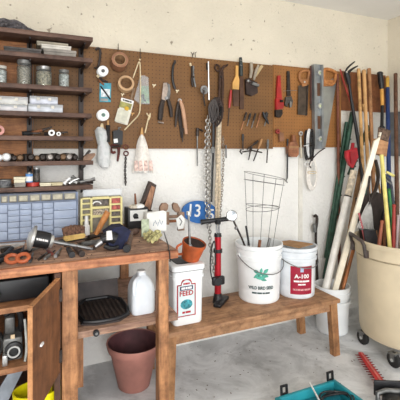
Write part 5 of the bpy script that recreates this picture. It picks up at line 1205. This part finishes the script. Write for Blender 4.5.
# ------------------------------------------------------------------ long tools
def pole(nm, lb, p0, p1, r, mt, ct, ext=0., tip=None, seg=10):
    """p = (px, py, Y); from the top down to the lower point, run on by ext metres"""
    a, c = P(*p0), P(*p1); d = (c-a).normalized(); c = c+d*ext; k = pxm(p0[0], p0[2])
    t = T(nm, lb, ct, c); r = [v*k for v in r] if isinstance(r, (list, tuple)) else r*k
    t.part('shaft', B().tube([a, a*.66+c*.34, a*.33+c*.67, c], r, seg), mt)
    return t, a, c, d, k
darkred = wood('dark red pole', (104, 54, 36), (132, 76, 52), 'z', 6)
pole('wooden_pole', 'slim reddish pole upright against the wall right of the panel saw', (337.5, 74, 2.51), (339.5, 270, 2.48), 1.5, darkred, 'pole', .34)
t, a, c, d, k = pole('hoe', 'first light wooden handle right of the black pruner', (358.5, 69, 2.5), (366, 250, 2.19), [1.7, 1.6, 1.6, 1.6], tan, 'tool handle', .3)
t, a, c, d, k = pole('shovel', 'second light wooden handle, bulb topped, right of the black pruner', (364, 71.5, 2.5), (371, 250, 2.17), [1.9, 1.7, 1.6, 1.7], M('light ash wood', (206, 160, 106), .5, var=.1), 'tool handle', .3); t.part('knob', B().ball(a, 2.2*k), MATS['light ash wood'])
pole('garden_rake', 'third wooden handle, thicker and browner, right of the black pruner', (369, 69, 2.51), (376, 250, 2.15), [2.0, 1.8, 1.8, 1.9], wood('brown ash', (150, 104, 66), (180, 132, 90), 'z', 8), 'tool handle', .3)
pole('leaning_stick', 'thin pale stick slanting between the wooden handles', (363, 104, 2.44), (372, 150, 2.38), 1.1, tan, 'stick', .75)
# D-grip spade: black grip, yellow wood, black shaft
t = T('spade', 'spade with a black grip and a yellow wooden neck', 'spade', P(384, 250, 2.1))
q0, q1, q2, q3, q4 = P(380, 73.5, 2.46), P(381.8, 89, 2.45), P(382.3, 105.5, 2.43), P(381.8, 128, 2.40), P(384, 252, 2.08)
k = pxm(381, 2.45)
t.part('grip', B().tube([q0, q0*.5+q1*.5, q1], [2.6*k, 2.9*k, 2.2*k], 12).ball(q0, 3.0*k, sz=(1.1, 1, .7)), blk); t.part('neck', B().tube([q1, q2], 1.75*k, 12), M('honey yellow wood', (216, 158, 76), .5, var=.08)); t.part('shaft', B().tube([q2, q3, q4, q4+(q4-q3).normalized()*.3], [1.5*k, 1.7*k, 1.7*k, 1.7*k], 10), blk); t.part('collar', B().ball(q3, 3.0*k, sz=(1, 1, .8)), blk)
# blue pole with a yellow end
t, a, c, d, k = pole('broom', 'blue pole with a yellow end standing by the corner', (387.5, 88, 2.5), (390, 252, 2.08), 2.0, M('royal blue', (44, 66, 118), .45, var=.1), 'broom', .3)
t.part('yellow_end', B().tube([a+Vector((0, 0, .088)), a+Vector((0, 0, .0))], 1.7*k, 12), M('yellow wood end', (232, 178, 70), .5), 'yellow end'); t.part('cap', B().tube([a+Vector((0, 0, .105)), a+Vector((0, 0, .089))], [1.2*k, 1.6*k], 12), tan)
pole('dark_pole', 'thick dark brown pole nearest to the room corner', (395.5, 74, 2.40), (397.5, 254, 2.0), 1.9, wood('dark brown pole', (84, 54, 38), (110, 76, 56), 'z', 6), 'pole', .3)
# pruner with black hooked blades, red arm
t = T('pole_pruner', 'black lopper with curved blades open at the top of the bundle', 'lopper', P(360, 150, 2.38))
YP = 2.44; k = pxm(350, YP)
t.part('blade', B().tube([P(x, y, YP) for x, y in ((348, 74), (345.5, 72), (347, 68.5), (351, 64.5), (355, 61.5))], [1.6*k, 1.4*k, 1.1*k, .9*k, .5*k], 8, smooth=1, flat=.5), blk); t.part('blade', B().tube([P(x, y, YP-.012) for x, y in ((348.5, 72.5), (351, 70), (354.5, 67.5), (358, 65.8))], [1.8*k, 1.3*k, .9*k, .5*k], 8, smooth=1, flat=.5), blk)
t.part('head', B().tube([P(345.5, 71.5, YP-.015), P(347.5, 77, YP-.015), P(349, 84, YP-.01)], [1.8*k, 3.0*k, 2.0*k], 10), blk); t.part('pivot', B().lathe(P(346.5, 72, YP-.05), [(0, 0), (1.0*k, 0), (1.0*k, .006), (0, .006)], 12, axis=(0, -1, 0)), lgt)
t.part('arm', B().tube([P(348.5, 80, YP), P(352, 104, YP-.01), P(359, 145, YP-.05), P(370, 250, 2.12)], [1.2*k, 1.6*k, 1.9*k, 1.6*k], 10), blk); t.part('red_arm', B().tube([P(340, 69, YP+.03), P(344.5, 84, YP+.03), P(352, 106, YP+.02)], [.7*k, .9*k, .8*k], 8), M('faded red arm', (176, 62, 52), .45), 'red arm')
# green metal posts
gp = M('post green', (46, 78, 62), .5, .2, var=.3, scale=25)
for i, (p0, p1, lb, e_) in enumerate((((352.5, 112, 2.48), (329.5, 250, 2.48), 'tall green metal post leaning left of the white pipe', .25), ((346.5, 122, 2.50), (336, 190, 2.50), 'shorter green metal post behind the tall green post', .55), ((368.5, 126, 2.41), (352, 168, 2.42), 'green post crossing beside the red scoop', .06))):
    t, a, c, d, k = pole('fence_post', lb, p0, p1, (2.3, 1.6, 2.2)[i], gp, 'post', e_)
    b = B(); n = 9
    for j in range(n): b.box(a+(c-a)*((j+.5)/n)+Vector((.010, -.016, 0)), (.014, .008, .010))
    t.part('stud', b, gp, kind='stuff')
# red scoop
t = T('dust_pan', 'red plastic scoop head wedged between the green posts', 'scoop', P(352, 166, 2.35))
YR = 2.35
t.part('pan', B().ws([(346.5, 151), (357, 147.5), (358.5, 157), (353, 168), (349.5, 165), (346.5, 157)], .02, Y=YR), M('scarlet plastic', (176, 38, 48), .4, var=.15, scale=15)); t.part('rib', B().ws([(350, 151.5), (352, 151), (352.5, 164), (351, 163)], .006, .0205, Y=YR), M('scarlet shade', (150, 26, 36), .4)); t.part('socket', B().wt([(352, 150), (353, 143)], [2.0, 1.6], .01, Y=YR), M('scarlet shade', (150, 26, 36), .4))
# white pipe, boards
YW = 2.36
pvc = M('pipe white', (232, 228, 220), .4, var=.06, scale=25)
a, c = P(353.8, 171, 2.34), P(325, 291, 2.30); d = (c-a).normalized(); k = pxm(340, 2.36)
c = Vector((2.095, 2.305, .06)); 
c = P(325.5, 290, 2.31); d = (c-a).normalized(); bot = c+d*.08
t = T('white_pipe', 'long white plastic pipe with a taped top leaning out of the nested pails', 'pipe', bot)
m0 = a*.78+c*.22
t.part('tube', B().ring(bot, 2.9*k, 3.6*k, (m0-bot).length, 22, (m0-bot).normalized()), pvc); t.part('taped_top', B().ring(m0+(a-m0).normalized()*.002, 2.4*k, 3.4*k, (a-m0).length, 20, (a-m0).normalized()), M('weathered pipe', (206, 192, 170), .6, var=.25, scale=30), 'weathered taped end'); t.part('tape_line', B().ring(m0-(a-m0).normalized()*.006, 3.3*k, 3.75*k, .010, 20, (a-m0).normalized()), drk)
a, c = P(377, 136, 2.06), P(333.5, 293, 2.245); d = (c-a).normalized(); bot = c+d*.06; k = pxm(360, 2.28)
sd = Vector((.92, -.36, 0)); sd = (sd-d*sd.dot(d)).normalized(); fn = d.cross(sd)
t = T('white_board_strip', 'long pale timber strip leaning out of the nested pails past the bin', 'timber', bot)
t.part('strip', B().prism([a+sd*2.3*k, a-sd*2.2*k+d*.04, bot-sd*2.6*k, bot+sd*2.6*k], fn*.018), M('pale raw timber', (240, 230, 208), .7, var=.07, scale=12)); t.part('notch_end', B().prism([a+sd*2.3*k-d*.03, a+sd*.8*k-d*.03, a+sd*.8*k-d*.001, a+sd*2.3*k-d*.001], fn*.018), MATS['pale raw timber'])
t, a, c, d, k = pole('brown_stake', 'brown round stake between the white pipe and the pale strip', (361, 166, 2.40), (341, 285, 2.34), [2.0, 2.6, 2.6, 2.4], wood('stake wood', (150, 112, 76), (186, 146, 106), 'z', 8), 'stake', .1)
t, a, c, d, k = pole('copper_rod', 'orange brown rod low beside the bin, right of the pale strip', (358, 232, 2.30), (343, 289, 2.27), 1.7, M('copper brown', (176, 112, 68), .5, .2), 'rod', .12)
# push broom with wooden block
t = T('push_broom', 'push broom with upturned wooden block and yellow handle in the bin', 'broom', P(390, 252, 1.95))
YB_ = 2.12; k = pxm(382, YB_)
t.part('block', B().ws([(377, 138.5), (388.5, 142), (386.5, 156.5), (375.5, 153)], .05, Y=YB_), wood('broom block wood', (168, 118, 80), (196, 150, 108), 'x', 7))
b = B(); rr = random.Random(4)
for i in range(11):
    for j in range(3):
        u = (i+.5)/11; x, y = 377.5+10.5*u, 138.3+3.4*u
        b.tube([P(x, y, YB_-.008-.016*j), P(x+1.8+rr.uniform(-.8, .8), y-10+rr.uniform(-1.5, 1.5), YB_-.006-.017*j)], [.006, .0075], 5)
t.part('bristles', b, M('dark broom bristle', (104, 84, 70), .9, var=.35, scale=60))
q0, q1 = P(381.5, 155, YB_-.06), P(390, 250, 1.92); d = (q1-q0).normalized()
t.part('handle', B().tube([q0, q1, q1+d*.25], 1.9*k, 12), M('pale yellow handle', (222, 208, 122), .5, var=.1, scale=15), 'pale yellow handle')
# squeegee, leaf rake, greenery and odds in the bin
t = T('window_squeegee', 'squeegee with a pale yellow blade and dark frame near the corner', 'squeegee', P(392, 200, 2.0))
t.part('blade', B().ws([(387.5, 171), (395, 175), (394, 177.2), (386.8, 173)], .012, Y=2.06), M('pale lemon', (226, 214, 130), .5)); t.part('frame', B().wt([(385, 175), (390, 181), (392, 190), (394, 215), (396, 252)], [1.3, 1.8, 1.6, 1.4, 1.4], .03, Y=2.08, smooth=1), M('dark slate', (62, 66, 76), .5)); t.part('clip', B().wt([(385.5, 180), (391, 184)], 1.0, .05, Y=2.08), gry)
t = T('leaf_rake', 'grey wire leaf rake fan standing upright inside the bin', 'rake', P(364, 240, 2.1))
YL = 2.10; b = B(); 
for i in range(11):
    u = i/10; b.wt([(369.5, 201+.0*u), (364+8*u, 210+1.5*u), (357.5+15.5*u, 228+1.5*u)], .55, .02, Y=YL, seg=6, smooth=1)
t.part('tines', b, lgt); t.part('brace', B().wt([(358, 228), (366, 230.5), (374, 229.5)], .7, .03, Y=YL), gry); t.part('neck', B().wt([(369.5, 202), (368, 190), (370, 176)], [1.4, 1.2, 1.2], .02, Y=YL), drk)
b = B().wt([(375.5, 160), (379, 175), (376, 190), (372, 196), (369.5, 200)], [1.6, 1.8, 1.7, 1.4, 1.0], .0, Y=2.15, smooth=2)
one('scythe_hook', b, M('dark curved steel', (64, 56, 50), .5, .5), 'dark curved hook blade between the pale strip and the broom handle', 'hook', loc=P(372, 190, 2.2))
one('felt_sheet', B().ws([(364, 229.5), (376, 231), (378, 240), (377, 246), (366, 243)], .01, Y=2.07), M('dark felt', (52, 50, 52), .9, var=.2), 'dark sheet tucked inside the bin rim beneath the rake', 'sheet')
one('bin_shade_sheet', B().ws([(356, 198), (377, 192), (386, 196), (392, 250), (362, 250)], .008, Y=2.178), M('murky shade sheet', (58, 50, 46), .9, var=.3, scale=15), 'murky shade sheet added for the darkness at the back inside the bin', 'board')  # dark sheet added to stand for the shade inside the bin
for i, (p0, p1, r, m_, nm, lb, ct) in enumerate((
    ((359, 214, 2.08), (366.5, 246, 2.08), 1.2, M('pinkish red', (178, 92, 96), .5), 'red_stake', 'pinkish red stake at the left inside the bin', 'stake'),
    ((382, 222, 1.98), (379, 246, 1.96), 1.9, M('russet handle', (150, 84, 58), .5), 'russet_rod', 'russet handle slanting beside the broom handle in the bin', 'handle'),
    ((385.5, 214, 2.03), (384, 248, 2.0), 1.5, brn, 'brown_rod', 'brown handle just left of the yellow broom handle', 'handle'),
    ((394, 206, 1.96), (393.5, 252, 1.92), 1.9, M('brick red', (156, 52, 44), .5), 'red_grip_tool', 'red gripped tool at the right inside the bin', 'tool'),
    ((398.2, 216, 1.93), (396.5, 254, 1.90), 1.3, M('mauve grey', (168, 150, 150), .5), 'pale_rod', 'pale mauve rod at the right frame edge in the bin', 'rod'),
    ((389, 190, 2.06), (394, 245, 2.0), 1.8, M('vivid green', (46, 116, 60), .5), 'green_stake', 'vivid green stake behind the yellow broom handle', 'stake'),
    ((366, 188, 2.2), (365.5, 215, 2.18), 1.6, grn, 'green_trowel', 'dark green handle behind the rake in the bin', 'handle'))):
    t, a, c, d, k = pole(nm, lb, p0, p1, [r*.8, r, r, r], m_, ct, .2); t.part('cap', B().ball(a, r*1.05*k), m_)
# ------------------------------------------------------------------ on the floor
tl = M('teal case', (38, 140, 152), .45, var=.1, scale=10)
ZT = .125
X0, X1, Y0, Y1 = 1.15, 1.535, 1.29, 1.645
t = T('tool_case', 'open teal tool case with black latches on the concrete floor', 'tool case', ((X0+X1)/2, (Y0+Y1)/2, 0))
t.part('floor_panel', B().bx((X0, Y0, .001), (X1, Y1, .018)), tl)
for a_, c_ in (((X0, Y0, .0185), (X0+.02, Y1, ZT)), ((X1-.02, Y0, .0185), (X1, Y1, ZT)), ((X0+.0205, Y1-.02, .0185), (X1-.0205, Y1, ZT)), ((X0+.0205, Y0, .0185), (X1-.0205, Y0+.02, ZT))): t.part('side', B().bx(a_, c_, bev=.004), tl)
t.part('moulding', B().bx((X0+.03, Y1-.085, .0185), (X1-.03, Y1-.021, .085), bev=.01).bx((X0+.03, Y0+.05, .0185), (X0+.1, Y1-.09, .075), bev=.01), M('teal shade', (30, 116, 130), .5))
for x in (X0+.065, X1-.022):
    lt = t.part('latch', B().ring((x, Y1+.012, ZT+.012), .010, .022, .008, 4, (0, -1, .2)) if False else B().tube([(x-.016, Y1+.01, ZT-.005), (x-.016, Y1+.013, ZT+.034), (x+.016, Y1+.013, ZT+.034), (x+.016, Y1+.01, ZT-.005)], .0085, 6, closed=True), blk, 'black latch loop'); t.part('latch_bar', B().bx((x-.02, Y1+.0005, ZT-.03), (x+.02, Y1+.012, ZT-.008)), blk, under=lt)
b = B(); rr = random.Random(6)
def coil(cx, cy, n, r0): 
    bb = B()
    for j in range(n): bb.tube([(cx+(r0+.012*math.sin(j*2.1))*math.cos(a)*1.2, cy+(r0-.01+.01*math.cos(j*1.7))*math.sin(a), .095+.007*j+.008*math.sin(a*2+j)) for a in [2*PI*q/18 for q in range(18)]], .0045, 6, closed=True)
    return bb
one('power_cable', coil(1.43, 1.52, 4, .075), blk, 'tangled black power cable at the right in the teal case', 'cable')
one('power_cable', coil(1.27, 1.50, 3, .06), rub, 'looped black power cable at the left in the teal case', 'cable')
t = T('rotary_sander', 'dark power tool body lying in the teal case', 'power tool', (1.33, 1.42, .019))
t.part('body', B().tube([(1.28, 1.40, .06), (1.34, 1.43, .065), (1.41, 1.44, .06)], [.035, .04, .028], 14), blk); t.part('grip', B().tube([(1.41, 1.44, .06), (1.46, 1.43, .055)], [.022, .02], 12), tl)
one('white_stick', B().tube([G(310, 383, .17), G(319, 400, .15), G(322, 408, .13)], .0045, 8), M('grey white rod', (200, 200, 196), .5), 'thin white rod sticking up from the middle of the teal case', 'rod')
# hedge trimmer
a, c = G(360.5, 353.5, .045), G(384.5, 388, .05); d = (c-a).normalized(); sd = Vector((-d.y, d.x, 0))
rdm = M('trimmer red', (186, 40, 46), .4, var=.15)
t = T('hedge_trimmer', 'hedge trimmer with a red toothed bar lying on the floor', 'hedge trimmer', Vector((c.x, c.y, 0)))
up = Vector((0, 0, 1))
t.part('guide_bar', B().prism([a+sd*.014, a-sd*.014, c-sd*.022, c+sd*.022], up*.008), rdm)
b = B(); L = (c-a).length
for j in range(13):
    p = a+d*(L*(j+.4)/13.5)
    for s_ in (-1, 1): b.prism([p+sd*s_*.012-up*.004, p+d*.016+sd*s_*.012-up*.004, p+d*.005+sd*s_*.040-up*.004], up*.004)
t.part('teeth', b, M('dark red steel', (122, 34, 40), .4, .4)); t.part('cutter', B().prism([a+sd*.006+up*.0085, a-sd*.002+up*.0085, c-sd*.004+up*.0085, c+sd*.008+up*.0085], up*.003), M('pink steel edge', (206, 120, 116), .35, .4))
ang = math.atan2(d.y, d.x); m0 = c+d*.19
t.part('motor', B().box(Vector((m0.x, m0.y, .05)), (.20, .12, .09), rz=ang, bev=.03), blk)
t.part('shield', B().box(Vector((c.x, c.y, .085))+d*.06, (.012, .16, .08), rz=ang, bev=.005), blk)
t.part('front_handle', B().tube([c+d*.12+sd*.08, c+d*.11+sd*.08+up*.05, c+d*.11-sd*.08+up*.05, c+d*.12-sd*.08], .012, 10, smooth=1), gry)
t.part('rear_handle', B().tube([m0+d*.08+up*.05, m0+d*.19+up*.07, m0+d*.26+up*.01, m0+d*.18-up*.005, m0+d*.08], .016, 10, smooth=1), blk)
# leaf litter
b = B(); rr = random.Random(21)
for _ in range(80):
    px, py = rr.uniform(165, 360), rr.uniform(335, 400); p = G(px, py, 0); p.z = .002
    if p.y > 2.5: continue
    if X0-.02 < p.x < X1+.02 and Y0 < p.y < Y1+.02: continue
    s_ = rr.uniform(.0012, .004); b.box(p, (s_*rr.uniform(1, 3), s_, .002), rz=rr.uniform(0, 3))
one('floor_litter', b, M('dry litter', (98, 82, 66), .9, var=.4), 'dry bits of leaf and grit scattered on the concrete', 'litter', loc=(1.4, 1.9, 0), kind='stuff')
